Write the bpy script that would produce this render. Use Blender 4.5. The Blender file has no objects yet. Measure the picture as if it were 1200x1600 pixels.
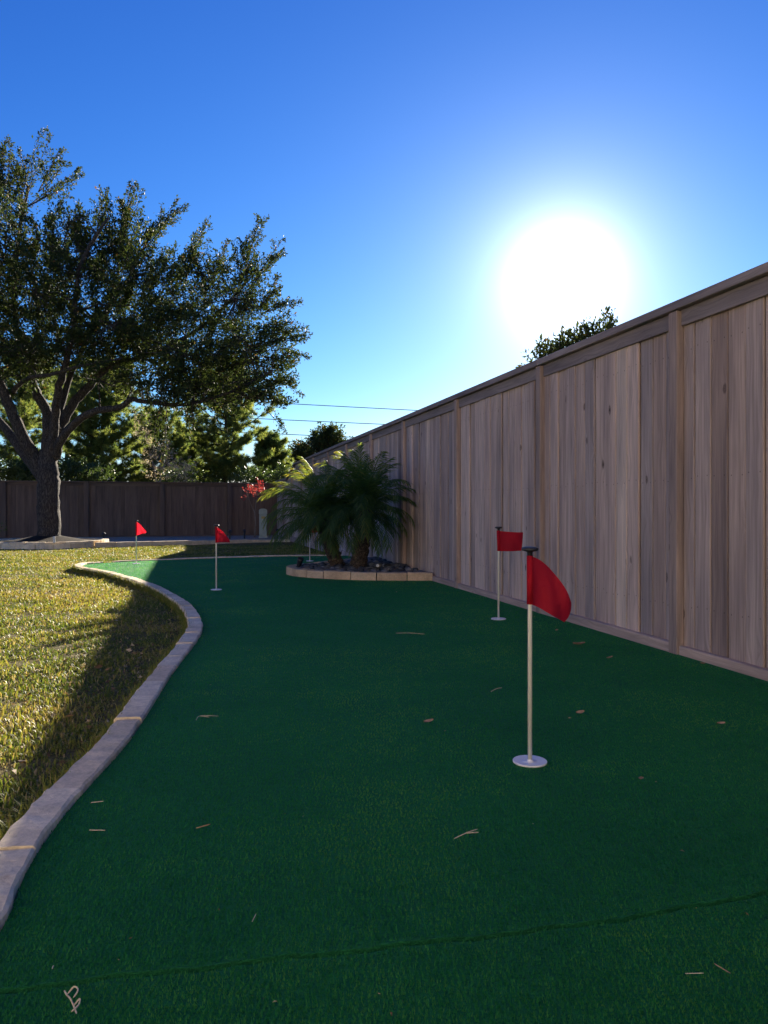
import bpy, bmesh, math, random
import numpy as np
from mathutils import Vector, Matrix, Quaternion

sc = bpy.context.scene
COL = sc.collection
R = math.radians
random.seed(7)
rng = np.random.default_rng(11)

# ------------------------------------------------------------------ camera
EYE = 0.85          # camera height (m)
F = 1202.0          # focal length in pixels of the 1200x1600 picture
cam = bpy.data.cameras.new('camera')
cam.sensor_fit = 'VERTICAL'
cam.sensor_height = 36.0
cam.lens = F / 1600.0 * 36.0
cam.shift_y = -7.0 / 1600.0
cam.clip_start = 0.05
cam.clip_end = 3000.0
cam_o = bpy.data.objects.new('camera', cam)
cam_o.location = (0, 0, EYE)
cam_o.rotation_euler = (R(90), 0, 0)
COL.objects.link(cam_o)
sc.camera = cam_o

# ------------------------------------------------------------------ light
SUN_AZ, SUN_EL = R(13.1), R(16.2)       # azimuth clockwise from +Y
SUN = Vector((math.sin(SUN_AZ) * math.cos(SUN_EL), math.cos(SUN_AZ) * math.cos(SUN_EL), math.sin(SUN_EL)))
world = bpy.data.worlds.new('World')
sc.world = world
world.use_nodes = True
wn, wl = world.node_tree.nodes, world.node_tree.links
wn.clear()
sky = wn.new('ShaderNodeTexSky')
sky.sky_type = 'NISHITA'
sky.sun_disc = False
sky.sun_elevation = SUN_EL
sky.sun_rotation = SUN_AZ
sky.air_density = 1.0
sky.dust_density = 0.1
sky.ozone_density = 6.0
# the camera's steep blue response: one power curve per channel over the physical sky
sep = wn.new('ShaderNodeSeparateColor'); com = wn.new('ShaderNodeCombineColor')
wl.new(sky.outputs[0], sep.inputs[0])
for ch, (k, g) in enumerate(((0.25, 1.72), (0.32, 1.40), (0.68, 1.0))):
    pw = wn.new('ShaderNodeMath'); pw.operation = 'POWER'; pw.inputs[1].default_value = g
    ml = wn.new('ShaderNodeMath'); ml.operation = 'MULTIPLY'; ml.inputs[1].default_value = k
    wl.new(sep.outputs[ch], pw.inputs[0]); wl.new(pw.outputs[0], ml.inputs[0]); wl.new(ml.outputs[0], com.inputs[ch])
# aureole of the sun: falls off with the angle from the sun, the same from every position
tcw = wn.new('ShaderNodeTexCoord')
dot = wn.new('ShaderNodeVectorMath'); dot.operation = 'DOT_PRODUCT'; dot.inputs[1].default_value = SUN
wl.new(tcw.outputs['Generated'], dot.inputs[0])
def wmath(op, a, b=None):
    n = wn.new('ShaderNodeMath'); n.operation = op
    for i, v in enumerate((a, b)):
        if v is None: continue
        if isinstance(v, (int, float)): n.inputs[i].default_value = v
        else: wl.new(v, n.inputs[i])
    return n.outputs[0]
ang = wmath('ARCCOSINE', wmath('MINIMUM', dot.outputs['Value'], 0.999999))
glow = wmath('MULTIPLY', wmath('EXPONENT', wmath('MULTIPLY', ang, -1.0 / R(1.9))), 17.0)
wide = wmath('MULTIPLY', wmath('EXPONENT', wmath('MULTIPLY', ang, -1.0 / R(6.5))), 1.0)
gl = wn.new('ShaderNodeCombineColor')
tot = wmath('ADD', glow, wide)
wl.new(tot, gl.inputs[0]); wl.new(tot, gl.inputs[1]); wl.new(tot, gl.inputs[2])
add = wn.new('ShaderNodeVectorMath'); add.operation = 'ADD'
wl.new(com.outputs[0], add.inputs[0]); wl.new(gl.outputs[0], add.inputs[1])
bg = wn.new('ShaderNodeBackground')
bg.inputs['Strength'].default_value = 0.046
wo = wn.new('ShaderNodeOutputWorld')
wl.new(add.outputs[0], bg.inputs['Color'])
wl.new(bg.outputs[0], wo.inputs['Surface'])

sun = bpy.data.lights.new('sun', 'SUN')
sun.energy = 3.2
sun.angle = R(0.5)
sun.color = (1.0, 0.90, 0.74)
sun_o = bpy.data.objects.new('sun', sun)
sun_o.rotation_euler = SUN.to_track_quat('Z', 'Y').to_euler()
sun_o.location = (10, 40, 14)
COL.objects.link(sun_o)

sc.view_settings.view_transform = 'Standard'
sc.view_settings.look = 'None'
sc.view_settings.exposure = 2.5
sc.view_settings.gamma = 1.0
sc.cycles.use_denoising = True
sc.cycles.max_bounces = 6
sc.cycles.diffuse_bounces = 3
sc.cycles.transmission_bounces = 4
sc.cycles.transparent_max_bounces = 4
sc.cycles.caustics_reflective = False
sc.cycles.caustics_refractive = False

# ------------------------------------------------------------------ helpers
def at(x, y, Y):
    """point seen at pixel (x, y) of the 1200x1600 photograph at depth Y: a drafting aid"""
    return Vector(((x - 600.0) / F * Y, Y, EYE + (793.0 - y) / F * Y))

def ground_at(x, y, z=0.0):
    Y = F * (EYE - z) / (y - 793.0)
    return Vector(((x - 600.0) / F * Y, Y, z))

def tag(o, label=None, cat=None, group=None, kind=None):
    if label: o['label'] = label
    if cat: o['category'] = cat
    if group: o['group'] = group
    if kind: o['kind'] = kind
    return o

def empty(name, loc, rz=0.0):
    o = bpy.data.objects.new(name, None)
    o.empty_display_size = 0.1
    o.location = loc
    o.rotation_euler = (0, 0, rz)
    COL.objects.link(o)
    return o

def link(name, me, parent=None, loc=(0, 0, 0), rot=(0, 0, 0), scale=(1, 1, 1)):
    o = bpy.data.objects.new(name, me)
    o.location, o.rotation_euler, o.scale = loc, rot, scale
    COL.objects.link(o)
    if parent: o.parent = parent
    return o

class MB:
    def __init__(self): self.v, self.f = [], []
    def add(self, vs, fs):
        n = len(self.v)
        self.v += [tuple(p) for p in vs]
        self.f += [tuple(i + n for i in f) for f in fs]
    def box(self, a, b):
        (x0, y0, z0), (x1, y1, z1) = a, b
        self.add([(x0,y0,z0),(x1,y0,z0),(x1,y1,z0),(x0,y1,z0),(x0,y0,z1),(x1,y0,z1),(x1,y1,z1),(x0,y1,z1)],
                 [(0,3,2,1),(4,5,6,7),(0,1,5,4),(1,2,6,5),(2,3,7,6),(3,0,4,7)])
    def tube(self, pts, rad, sides=8, cap=True, jit=0.0, rnd=random):
        pts = [Vector(p) for p in pts]
        n = len(pts)
        if not hasattr(rad, '__len__'): rad = [rad] * n
        base = len(self.v)
        t0 = (pts[1] - pts[0]).normalized()
        u = t0.orthogonal().normalized()
        for i, p in enumerate(pts):
            t = (pts[min(i + 1, n - 1)] - pts[max(i - 1, 0)]).normalized()
            u = (u - t * u.dot(t))
            u = u.normalized() if u.length > 1e-6 else t.orthogonal().normalized()
            w = t.cross(u)
            for k in range(sides):
                a = 2 * math.pi * k / sides
                rr = rad[i] * (1 + (rnd.uniform(-jit, jit) if jit else 0))
                self.v.append(tuple(p + (u * math.cos(a) + w * math.sin(a)) * rr))
        for i in range(n - 1):
            for k in range(sides):
                a, b = base + i * sides + k, base + i * sides + (k + 1) % sides
                self.f.append((a, b, b + sides, a + sides))
        if cap:
            self.f.append(tuple(base + k for k in reversed(range(sides))))
            self.f.append(tuple(base + (n - 1) * sides + k for k in range(sides)))
    def lathe(self, prof, c=(0, 0, 0), seg=20):
        base = len(self.v)
        for r, z in prof:
            for k in range(seg):
                a = 2 * math.pi * k / seg
                self.v.append((c[0] + r * math.cos(a), c[1] + r * math.sin(a), c[2] + z))
        for i in range(len(prof) - 1):
            for k in range(seg):
                a, b = base + i * seg + k, base + i * seg + (k + 1) % seg
                self.f.append((a, b, b + seg, a + seg))
        self.f.append(tuple(base + k for k in reversed(range(seg))))
        m = (len(prof) - 1) * seg
        self.f.append(tuple(base + m + k for k in range(seg)))
    def mesh(self, name, mat, smooth=False):
        me = bpy.data.meshes.new(name)
        me.from_pydata(self.v, [], self.f)
        me.materials.append(mat)
        if smooth: me.shade_smooth()
        me.update()
        return me
    def build(self, name, mat, parent=None, loc=(0, 0, 0), rot=(0, 0, 0), smooth=False):
        return link(name, self.mesh(name, mat, smooth), parent, loc, rot)

def bevel_mesh(me, w, seg=1):
    bm = bmesh.new(); bm.from_mesh(me)
    bmesh.ops.bevel(bm, geom=bm.edges[:], offset=w, segments=seg, affect='EDGES', profile=0.5)
    bm.to_mesh(me); bm.free(); me.update()
    return me

def np_mesh(name, V, T, mat, tint=None, smooth=False):
    """triangle mesh from arrays"""
    me = bpy.data.meshes.new(name)
    V = np.ascontiguousarray(V, dtype=np.float32); T = np.ascontiguousarray(T, dtype=np.int32)
    me.vertices.add(len(V)); me.vertices.foreach_set('co', V.ravel())
    me.loops.add(T.size); me.loops.foreach_set('vertex_index', T.ravel())
    me.polygons.add(len(T))
    me.polygons.foreach_set('loop_start', np.arange(0, T.size, 3, dtype=np.int32))
    if tint is not None:
        a = me.attributes.new('tint', 'FLOAT', 'POINT')
        a.data.foreach_set('value', np.ascontiguousarray(tint, dtype=np.float32))
    me.materials.append(mat)
    me.update(calc_edges=True)
    if smooth: me.shade_smooth()
    me.validate()
    return me

# ------------------------------------------------------------------ materials
def new_mat(name):
    m = bpy.data.materials.new(name); m.use_nodes = True
    nt = m.node_tree; nt.nodes.clear()
    out = nt.nodes.new('ShaderNodeOutputMaterial')
    return m, nt, out

def N(nt, t, **kw):
    n = nt.nodes.new(t)
    for k, v in kw.items():
        if k in n.inputs: n.inputs[k].default_value = v
        else: setattr(n, k, v)
    return n

def ramp(nt, stops, src):
    r = nt.nodes.new('ShaderNodeValToRGB')
    while len(r.color_ramp.elements) < len(stops): r.color_ramp.elements.new(0.5)
    for e, (p, c) in zip(r.color_ramp.elements, stops):
        e.position = p; e.color = (c[0], c[1], c[2], 1) if hasattr(c, '__len__') else (c, c, c, 1)
    nt.links.new(src, r.inputs[0])
    return r

def math_n(nt, op, a, b=None, c=None, clamp=False):
    n = nt.nodes.new('ShaderNodeMath'); n.operation = op; n.use_clamp = clamp
    for i, s in enumerate((a, b, c)):
        if s is None: continue
        if isinstance(s, (int, float)): n.inputs[i].default_value = s
        else: nt.links.new(s, n.inputs[i])
    return n.outputs[0]

def mix_c(nt, fac, a, b, blend='MIX'):
    n = nt.nodes.new('ShaderNodeMix'); n.data_type = 'RGBA'; n.blend_type = blend
    for s, v in ((n.inputs[0], fac), (n.inputs[6], a), (n.inputs[7], b)):
        if isinstance(v, (int, float)): s.default_value = v
        elif hasattr(v, '__len__'): s.default_value = (v[0], v[1], v[2], 1)
        else: nt.links.new(v, s)
    return n.outputs[2]

def mapped(nt, scale, coord='Object', rand=0.0):
    tc = nt.nodes.new('ShaderNodeTexCoord')
    mp = nt.nodes.new('ShaderNodeMapping')
    mp.inputs['Scale'].default_value = scale
    nt.links.new(tc.outputs[coord], mp.inputs['Vector'])
    if rand:
        oi = nt.nodes.new('ShaderNodeObjectInfo')
        cx = nt.nodes.new('ShaderNodeCombineXYZ')
        a = math_n(nt, 'MULTIPLY', oi.outputs['Random'], rand)
        b = math_n(nt, 'MULTIPLY', oi.outputs['Random'], rand * 3.7)
        nt.links.new(a, cx.inputs[0]); nt.links.new(b, cx.inputs[2])
        nt.links.new(cx.outputs[0], mp.inputs['Location'])
    return mp.outputs[0]

def noise(nt, vec, scale=5.0, detail=4.0, rough=0.55, dist=0.0):
    n = nt.nodes.new('ShaderNodeTexNoise')
    n.inputs['Scale'].default_value = scale; n.inputs['Detail'].default_value = detail
    n.inputs['Roughness'].default_value = rough; n.inputs['Distortion'].default_value = dist
    if vec is not None: nt.links.new(vec, n.inputs['Vector'])
    return n.outputs[0]

def bump(nt, h, strength=0.3, dist=0.01):
    b = nt.nodes.new('ShaderNodeBump')
    b.inputs['Strength'].default_value = strength; b.inputs['Distance'].default_value = dist
    nt.links.new(h, b.inputs['Height'])
    return b.outputs[0]

def principled(nt, out, col, rough=0.6, spec=0.4, normal=None, metallic=0.0):
    p = nt.nodes.new('ShaderNodeBsdfPrincipled')
    if hasattr(col, '__len__'): p.inputs['Base Color'].default_value = (col[0], col[1], col[2], 1)
    else: nt.links.new(col, p.inputs['Base Color'])
    if isinstance(rough, (int, float)): p.inputs['Roughness'].default_value = rough
    else: nt.links.new(rough, p.inputs['Roughness'])
    p.inputs['Specular IOR Level'].default_value = spec
    p.inputs['Metallic'].default_value = metallic
    if normal is not None: nt.links.new(normal, p.inputs['Normal'])
    if out is not None: nt.links.new(p.outputs[0], out.inputs[0])
    return p

def m_wood(name, tones, knots=True, streak=0.55, seed=0.0, nails=False):
    """weathered board; grain runs along local z of each board"""
    m, nt, out = new_mat(name)
    broad = noise(nt, mapped(nt, (7, 7, 0.9), rand=40 + seed), 1.0, 3.0, 0.6)
    warp_v = mapped(nt, (9, 9, 2.0), rand=23 + seed)
    grain_v = mapped(nt, (55, 55, 1.6), rand=31 + seed)
    # rings bend round the knots
    vor = nt.nodes.new('ShaderNodeTexVoronoi'); vor.feature = 'F1'; vor.inputs['Scale'].default_value = 1.0
    nt.links.new(mapped(nt, (9.0, 3.0, 4.2), rand=17 + seed), vor.inputs['Vector'])
    kd = vor.outputs['Distance']
    push = math_n(nt, 'MULTIPLY', math_n(nt, 'POWER', math_n(nt, 'SUBTRACT', 1.0, kd, clamp=True), 4.0), 2.6)
    va = nt.nodes.new('ShaderNodeVectorMath'); va.operation = 'ADD'
    cx = nt.nodes.new('ShaderNodeCombineXYZ'); nt.links.new(push, cx.inputs[0])
    nt.links.new(grain_v, va.inputs[0]); nt.links.new(cx.outputs[0], va.inputs[1])
    grain = noise(nt, va.outputs[0], 1.0, 6.0, 0.62, 0.4)
    fine = noise(nt, mapped(nt, (210, 210, 5), rand=9 + seed), 1.0, 3.0, 0.6)
    oi = nt.nodes.new('ShaderNodeObjectInfo')
    tone = ramp(nt, tones, oi.outputs['Random']).outputs[0]
    g = ramp(nt, [(0.28, 0.42), (0.5, 0.9), (0.72, 1.30)], grain).outputs[0]
    col = mix_c(nt, streak, tone, g, 'MULTIPLY')
    b2 = ramp(nt, [(0.3, (0.55, 0.53, 0.56)), (0.7, (1.30, 1.22, 1.12))], broad).outputs[0]
    col = mix_c(nt, 0.75, col, b2, 'MULTIPLY')
    f2 = ramp(nt, [(0.3, 0.72), (0.7, 1.2)], fine).outputs[0]
    col = mix_c(nt, 0.4, col, f2, 'MULTIPLY')
    h = math_n(nt, 'ADD', math_n(nt, 'MULTIPLY', grain, 0.7), math_n(nt, 'MULTIPLY', fine, 0.5))
    if knots:
        k = ramp(nt, [(0.035, 1.0), (0.07, 0.5), (0.10, 0.65), (0.15, 0.0)], math_n(nt, 'ADD', kd, math_n(nt, 'MULTIPLY', math_n(nt, 'SUBTRACT', noise(nt, mapped(nt, (60, 20, 28), rand=5), 1.0, 2.0), 0.5), 0.10))).outputs[0]
        sel = math_n(nt, 'GREATER_THAN', noise(nt, vor.outputs['Position'], 3.1, 0.0), 0.54)
        k = math_n(nt, 'MULTIPLY', k, sel)
        col = mix_c(nt, k, col, (0.045, 0.028, 0.022))
    if nails:
        tc = nt.nodes.new('ShaderNodeTexCoord'); sx = nt.nodes.new('ShaderNodeSeparateXYZ'); nt.links.new(tc.outputs['Object'], sx.inputs[0])
        dx = math_n(nt, 'SUBTRACT', math_n(nt, 'ABSOLUTE', sx.outputs[0]), 0.042)
        zc = math_n(nt, 'ADD', 1.02, math_n(nt, 'MULTIPLY', math_n(nt, 'SINE', math_n(nt, 'MULTIPLY', oi.outputs['Random'], 91.0)), 0.012))
        dz = math_n(nt, 'ABSOLUTE', math_n(nt, 'SUBTRACT', sx.outputs[2], zc))
        dz2 = math_n(nt, 'SUBTRACT', math_n(nt, 'ABSOLUTE', math_n(nt, 'SUBTRACT', sx.outputs[2], zc)), 0.70)
        r1 = math_n(nt, 'MINIMUM', math_n(nt, 'MULTIPLY', dz, dz), math_n(nt, 'MULTIPLY', dz2, dz2))
        nd = math_n(nt, 'SQRT', math_n(nt, 'ADD', math_n(nt, 'MULTIPLY', dx, dx), r1))
        col = mix_c(nt, math_n(nt, 'MULTIPLY', math_n(nt, 'LESS_THAN', nd, 0.004), 0.6), col, (0.05, 0.04, 0.038))
    nrm = bump(nt, h, 0.5, 0.004)
    principled(nt, out, col, 0.82, 0.25, nrm)
    return m

def m_simple(name, col, rough=0.6, spec=0.4, var=0.15, scale=30.0, bmp=0.0, metallic=0.0):
    m, nt, out = new_mat(name)
    n = noise(nt, mapped(nt, (1, 1, 1), rand=13), scale, 4.0)
    c = ramp(nt, [(0.3, [max(0, x * (1 - var)) for x in col]), (0.7, [x * (1 + var) for x in col])], n).outputs[0]
    principled(nt, out, c, rough, spec, bump(nt, n, bmp, 0.01) if bmp else None, metallic)
    return m

def m_leaf(name, stops, transl=0.4, rough=0.45, spec=0.35, tcol=1.3):
    """leaf: colour picked by a per-leaf 'tint' attribute, thin enough to glow against the light"""
    m, nt, out = new_mat(name)
    a = nt.nodes.new('ShaderNodeAttribute'); a.attribute_name = 'tint'
    c = ramp(nt, stops, a.outputs['Fac']).outputs[0]
    p = principled(nt, None, c, rough, spec)
    t = nt.nodes.new('ShaderNodeBsdfTranslucent')
    tc = mix_c(nt, 1.0, c, tcol if hasattr(tcol, '__len__') else (tcol, tcol * 0.96, tcol * 0.55), 'MULTIPLY')
    nt.links.new(tc, t.inputs['Color'])
    mx = nt.nodes.new('ShaderNodeMixShader'); mx.inputs[0].default_value = transl
    nt.links.new(p.outputs[0], mx.inputs[1]); nt.links.new(t.outputs[0], mx.inputs[2])
    nt.links.new(mx.outputs[0], out.inputs[0])
    return m

def m_bark(name, dark, light, sc_=(9, 9, 2.4)):
    m, nt, out = new_mat(name)
    v = mapped(nt, sc_)
    vor = nt.nodes.new('ShaderNodeTexVoronoi'); vor.feature = 'DISTANCE_TO_EDGE'
    vor.inputs['Scale'].default_value = 3.0
    wv = nt.nodes.new('ShaderNodeVectorMath'); wv.operation = 'ADD'
    nz = nt.nodes.new('ShaderNodeTexNoise'); nz.inputs['Scale'].default_value = 1.6
    nt.links.new(v, nz.inputs['Vector']); nt.links.new(v, wv.inputs[0]); nt.links.new(nz.outputs['Color'], wv.inputs[1])
    nt.links.new(wv.outputs[0], vor.inputs['Vector'])
    n = noise(nt, v, 5.0, 6.0, 0.65)
    h = math_n(nt, 'ADD', math_n(nt, 'MINIMUM', vor.outputs['Distance'], 0.25), math_n(nt, 'MULTIPLY', n, 0.3))
    c = ramp(nt, [(0.12, dark), (0.45, light)], h).outputs[0]
    principled(nt, out, c, 0.9, 0.2, bump(nt, h, 0.9, 0.05))
    return m

def m_stone(name, a, b, c):
    m, nt, out = new_mat(name)
    v = mapped(nt, (1, 1, 1), rand=19)
    n1 = noise(nt, v, 7.0, 5.0, 0.6); n2 = noise(nt, v, 60.0, 5.0, 0.7); n3 = noise(nt, v, 16.0, 3.0, 0.6, 0.8)
    oi = nt.nodes.new('ShaderNodeObjectInfo')
    base = ramp(nt, [(0.0, a), (0.55, b), (1.0, c)], oi.outputs['Random']).outputs[0]
    col = mix_c(nt, 0.8, base, ramp(nt, [(0.3, (0.72, 0.70, 0.68)), (0.7, (1.2, 1.18, 1.14))], n1).outputs[0], 'MULTIPLY')
    col = mix_c(nt, 0.7, col, ramp(nt, [(0.3, 0.7), (0.7, 1.2)], n2).outputs[0], 'MULTIPLY')
    col = mix_c(nt, math_n(nt, 'MULTIPLY', ramp(nt, [(0.62, 0.0), (0.78, 1.0)], n3).outputs[0], 0.55), col, (0.30, 0.20, 0.11))
    h = math_n(nt, 'ADD', math_n(nt, 'MULTIPLY', n1, 0.8), math_n(nt, 'MULTIPLY', n2, 0.4))
    principled(nt, out, col, 0.85, 0.25, bump(nt, h, 0.6, 0.012))
    return m

M = {}
M['picket'] = m_wood('weathered_cedar', [(0.0, (0.30, 0.225, 0.19)), (0.2, (0.59, 0.465, 0.395)), (0.4, (0.39, 0.33, 0.31)), (0.6, (0.68, 0.54, 0.455)), (0.8, (0.44, 0.345, 0.30)), (1.0, (0.75, 0.62, 0.51))], nails=True)
M['post'] = m_wood('post_cedar', [(0.0, (0.37, 0.29, 0.25)), (1.0, (0.44, 0.345, 0.30))], seed=3)
M['trim'] = m_wood('trim_board', [(0.0, (0.25, 0.215, 0.21)), (1.0, (0.31, 0.265, 0.255))], knots=False, seed=5)
M['rot'] = m_wood('base_board', [(0.0, (0.44, 0.33, 0.28)), (1.0, (0.52, 0.41, 0.35))], knots=False, seed=7)
M['far'] = m_wood('stained_cedar', [(0.0, (0.15, 0.105, 0.082)), (1.0, (0.19, 0.135, 0.105))], knots=False, streak=0.35, seed=11)
M['stone'] = m_stone('limestone', (0.70, 0.56, 0.36), (0.85, 0.71, 0.49), (0.78, 0.60, 0.38))
M['buff'] = m_stone('buff_stone', (0.52, 0.37, 0.23), (0.62, 0.47, 0.31), (0.56, 0.39, 0.24))
M['pole'] = m_simple('cream_fibreglass', (0.74, 0.70, 0.60), 0.35, 0.5, 0.05, 12)
M['cup'] = m_simple('white_cup', (0.80, 0.80, 0.80), 0.4, 0.5, 0.06, 25)
M['knob'] = m_simple('black_plastic', (0.02, 0.02, 0.023), 0.45, 0.5, 0.2, 20)
M['pvc'] = m_simple('white_pipe', (0.78, 0.77, 0.72), 0.4, 0.5, 0.06, 30)
M['pedestal'] = m_simple('grey_green_plastic', (0.36, 0.40, 0.34), 0.5, 0.4, 0.10, 9)
M['mulch'] = m_simple('dark_mulch', (0.030, 0.021, 0.015), 0.95, 0.1, 0.5, 40, 0.9)
M['soil'] = m_simple('planter_soil', (0.05, 0.045, 0.042), 0.95, 0.1, 0.4, 40, 0.8)
M['gravel'] = m_simple('pale_gravel', (0.36, 0.30, 0.23), 0.95, 0.1, 0.45, 26, 0.9)
M['pebble'] = None
M['bark'] = m_bark('oak_bark', (0.022, 0.018, 0.015), (0.115, 0.098, 0.082))
M['pbark'] = m_bark('pine_bark', (0.03, 0.022, 0.018), (0.13, 0.095, 0.075))
M['palmbark'] = m_bark('palm_bark', (0.035, 0.026, 0.020), (0.19, 0.14, 0.10), (12, 12, 14))
M['twig'] = m_simple('grey_twig', (0.24, 0.20, 0.165), 0.85, 0.2, 0.25, 20)
M['wire'] = m_simple('dark_wire', (0.03, 0.03, 0.032), 0.6, 0.3, 0.2, 3)
M['oakleaf'] = m_leaf('oak_leaf', [(0.0, (0.024, 0.040, 0.015)), (0.6, (0.050, 0.072, 0.024)), (0.88, (0.085, 0.088, 0.030)), (1.0, (0.155, 0.085, 0.035))], 0.38, 0.6, 0.10)
M['needle'] = m_leaf('pine_needle', [(0.0, (0.06, 0.11, 0.045)), (0.5, (0.14, 0.19, 0.065)), (1.0, (0.30, 0.32, 0.10))], 0.62, 0.6, 0.15)
M['shrubleaf'] = m_leaf('shrub_leaf', [(0.0, (0.03, 0.06, 0.02)), (1.0, (0.09, 0.13, 0.04))], 0.35)
M['paleleaf'] = m_leaf('pale_bud', [(0.0, (0.22, 0.17, 0.13)), (0.6, (0.42, 0.36, 0.30)), (1.0, (0.60, 0.52, 0.46))], 0.30, 0.6)
M['redleaf'] = m_leaf('red_leaf', [(0.0, (0.20, 0.025, 0.035)), (0.6, (0.36, 0.04, 0.06)), (1.0, (0.48, 0.16, 0.14))], 0.45)
M['frond'] = m_leaf('palm_leaflet', [(0.0, (0.022, 0.060, 0.034)), (0.7, (0.045, 0.10, 0.042)), (1.0, (0.13, 0.16, 0.045))], 0.48, 0.6, 0.2, (6.5, 3.6, 0.9))
M['blade'] = m_leaf('lawn_blade', [(0.0, (0.06, 0.105, 0.018)), (0.3, (0.135, 0.175, 0.028)), (0.55, (0.25, 0.25, 0.042)), (0.8, (0.33, 0.25, 0.08)), (1.0, (0.42, 0.34, 0.20))], 0.45, 0.5, 0.3, 1.25)
M['turfblade'] = m_leaf('turf_blade', [(0.0, (0.010, 0.14, 0.050)), (0.6, (0.022, 0.235, 0.075)), (1.0, (0.10, 0.36, 0.085))], 0.45, 0.6, 0.2, (4.5, 1.75, 0.7))
M['dryleaf'] = m_simple('dry_leaf', (0.38, 0.24, 0.13), 0.7, 0.3, 0.35, 60)
M['straw'] = m_simple('dry_straw', (0.60, 0.50, 0.34), 0.7, 0.3, 0.25, 60)

def m_pebble():
    m, nt, out = new_mat('river_pebble')
    a = nt.nodes.new('ShaderNodeAttribute'); a.attribute_name = 'tint'
    c = ramp(nt, [(0.0, (0.04, 0.042, 0.05)), (0.6, (0.10, 0.10, 0.11)), (0.92, (0.20, 0.185, 0.17)), (1.0, (0.45, 0.43, 0.40))], a.outputs['Fac']).outputs[0]
    principled(nt, out, c, 0.5, 0.4)
    return m
M['pebble'] = m_pebble()

def m_flag():
    m, nt, out = new_mat('red_nylon')
    tc = mapped(nt, (1, 1, 1))
    w = nt.nodes.new('ShaderNodeTexWave'); w.inputs['Scale'].default_value = 300
    nt.links.new(tc, w.inputs['Vector'])
    c = mix_c(nt, math_n(nt, 'MULTIPLY', w.outputs['Fac'], 0.15), (0.52, 0.016, 0.036), (0.40, 0.010, 0.026))
    cr = noise(nt, tc, 22.0, 4.0, 0.6, 1.2)
    c = mix_c(nt, 0.35, c, ramp(nt, [(0.3, 0.7), (0.7, 1.25)], noise(nt, tc, 9.0, 3.0)).outputs[0], 'MULTIPLY')
    p = principled(nt, None, c, 0.7, 0.2, bump(nt, cr, 0.7, 0.012))
    t = nt.nodes.new('ShaderNodeBsdfTranslucent'); t.inputs['Color'].default_value = (0.75, 0.015, 0.03, 1)
    mx = nt.nodes.new('ShaderNodeMixShader'); mx.inputs[0].default_value = 0.5
    nt.links.new(p.outputs[0], mx.inputs[1]); nt.links.new(t.outputs[0], mx.inputs[2])
    nt.links.new(mx.outputs[0], out.inputs[0])
    return m
M['flag'] = m_flag()

def m_ground():
    m, nt, out = new_mat('lawn_thatch')
    v = mapped(nt, (1, 1, 1))
    n1 = noise(nt, v, 0.9, 4.0, 0.6); n2 = noise(nt, v, 26.0, 5.0, 0.7); n3 = noise(nt, v, 5.0, 3.0, 0.6)
    c = ramp(nt, [(0.3, (0.055, 0.040, 0.022)), (0.5, (0.13, 0.105, 0.045)), (0.72, (0.25, 0.205, 0.10))], n2).outputs[0]
    c = mix_c(nt, 0.6, c, ramp(nt, [(0.3, (0.6, 0.68, 0.5)), (0.7, (1.2, 1.15, 1.0))], n1).outputs[0], 'MULTIPLY')
    c = mix_c(nt, ramp(nt, [(0.5, 0.0), (0.75, 0.55)], n3).outputs[0], c, (0.10, 0.12, 0.03))
    principled(nt, out, c, 0.95, 0.1, bump(nt, n2, 0.8, 0.03))
    return m
M['ground'] = m_ground()

def m_turf():
    m, nt, out = new_mat('putting_turf')
    v = mapped(nt, (1, 1, 1))
    f = noise(nt, v, 230.0, 3.0, 0.7); g = noise(nt, v, 45.0, 3.0, 0.65); b = noise(nt, v, 1.3, 4.0, 0.6)
    c = ramp(nt, [(0.25, (0.010, 0.135, 0.048)), (0.5, (0.020, 0.21, 0.07)), (0.78, (0.05, 0.30, 0.085))], f).outputs[0]
    c = mix_c(nt, 0.7, c, ramp(nt, [(0.3, 0.72), (0.7, 1.22)], g).outputs[0], 'MULTIPLY')
    c = mix_c(nt, 0.8, c, ramp(nt, [(0.3, (0.86, 0.84, 0.9)), (0.7, (1.14, 1.12, 1.0))], b).outputs[0], 'MULTIPLY')
    h = math_n(nt, 'ADD', f, math_n(nt, 'MULTIPLY', g, 0.8))
    p = principled(nt, out, c, 0.75, 0.15, bump(nt, h, 1.0, 0.012))
    return m
M['turf'] = m_turf()

# ------------------------------------------------------------------ plan of the yard
TH = math.atan(306.0 / F)                       # fence runs away to the left of the view axis
FD = Vector((-math.sin(TH), math.cos(TH), 0))   # along the side fence, away from the camera
FX0 = 2.895                                     # side fence crosses the camera's own depth line here
def fence_x(Y): return FX0 - math.tan(TH) * Y
def gz(Y): return -0.05 - 0.003 * max(0.0, Y - 8.0)
def gz_np(Y): return -0.05 - 0.003 * np.maximum(0.0, Y - 8.0)

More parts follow.
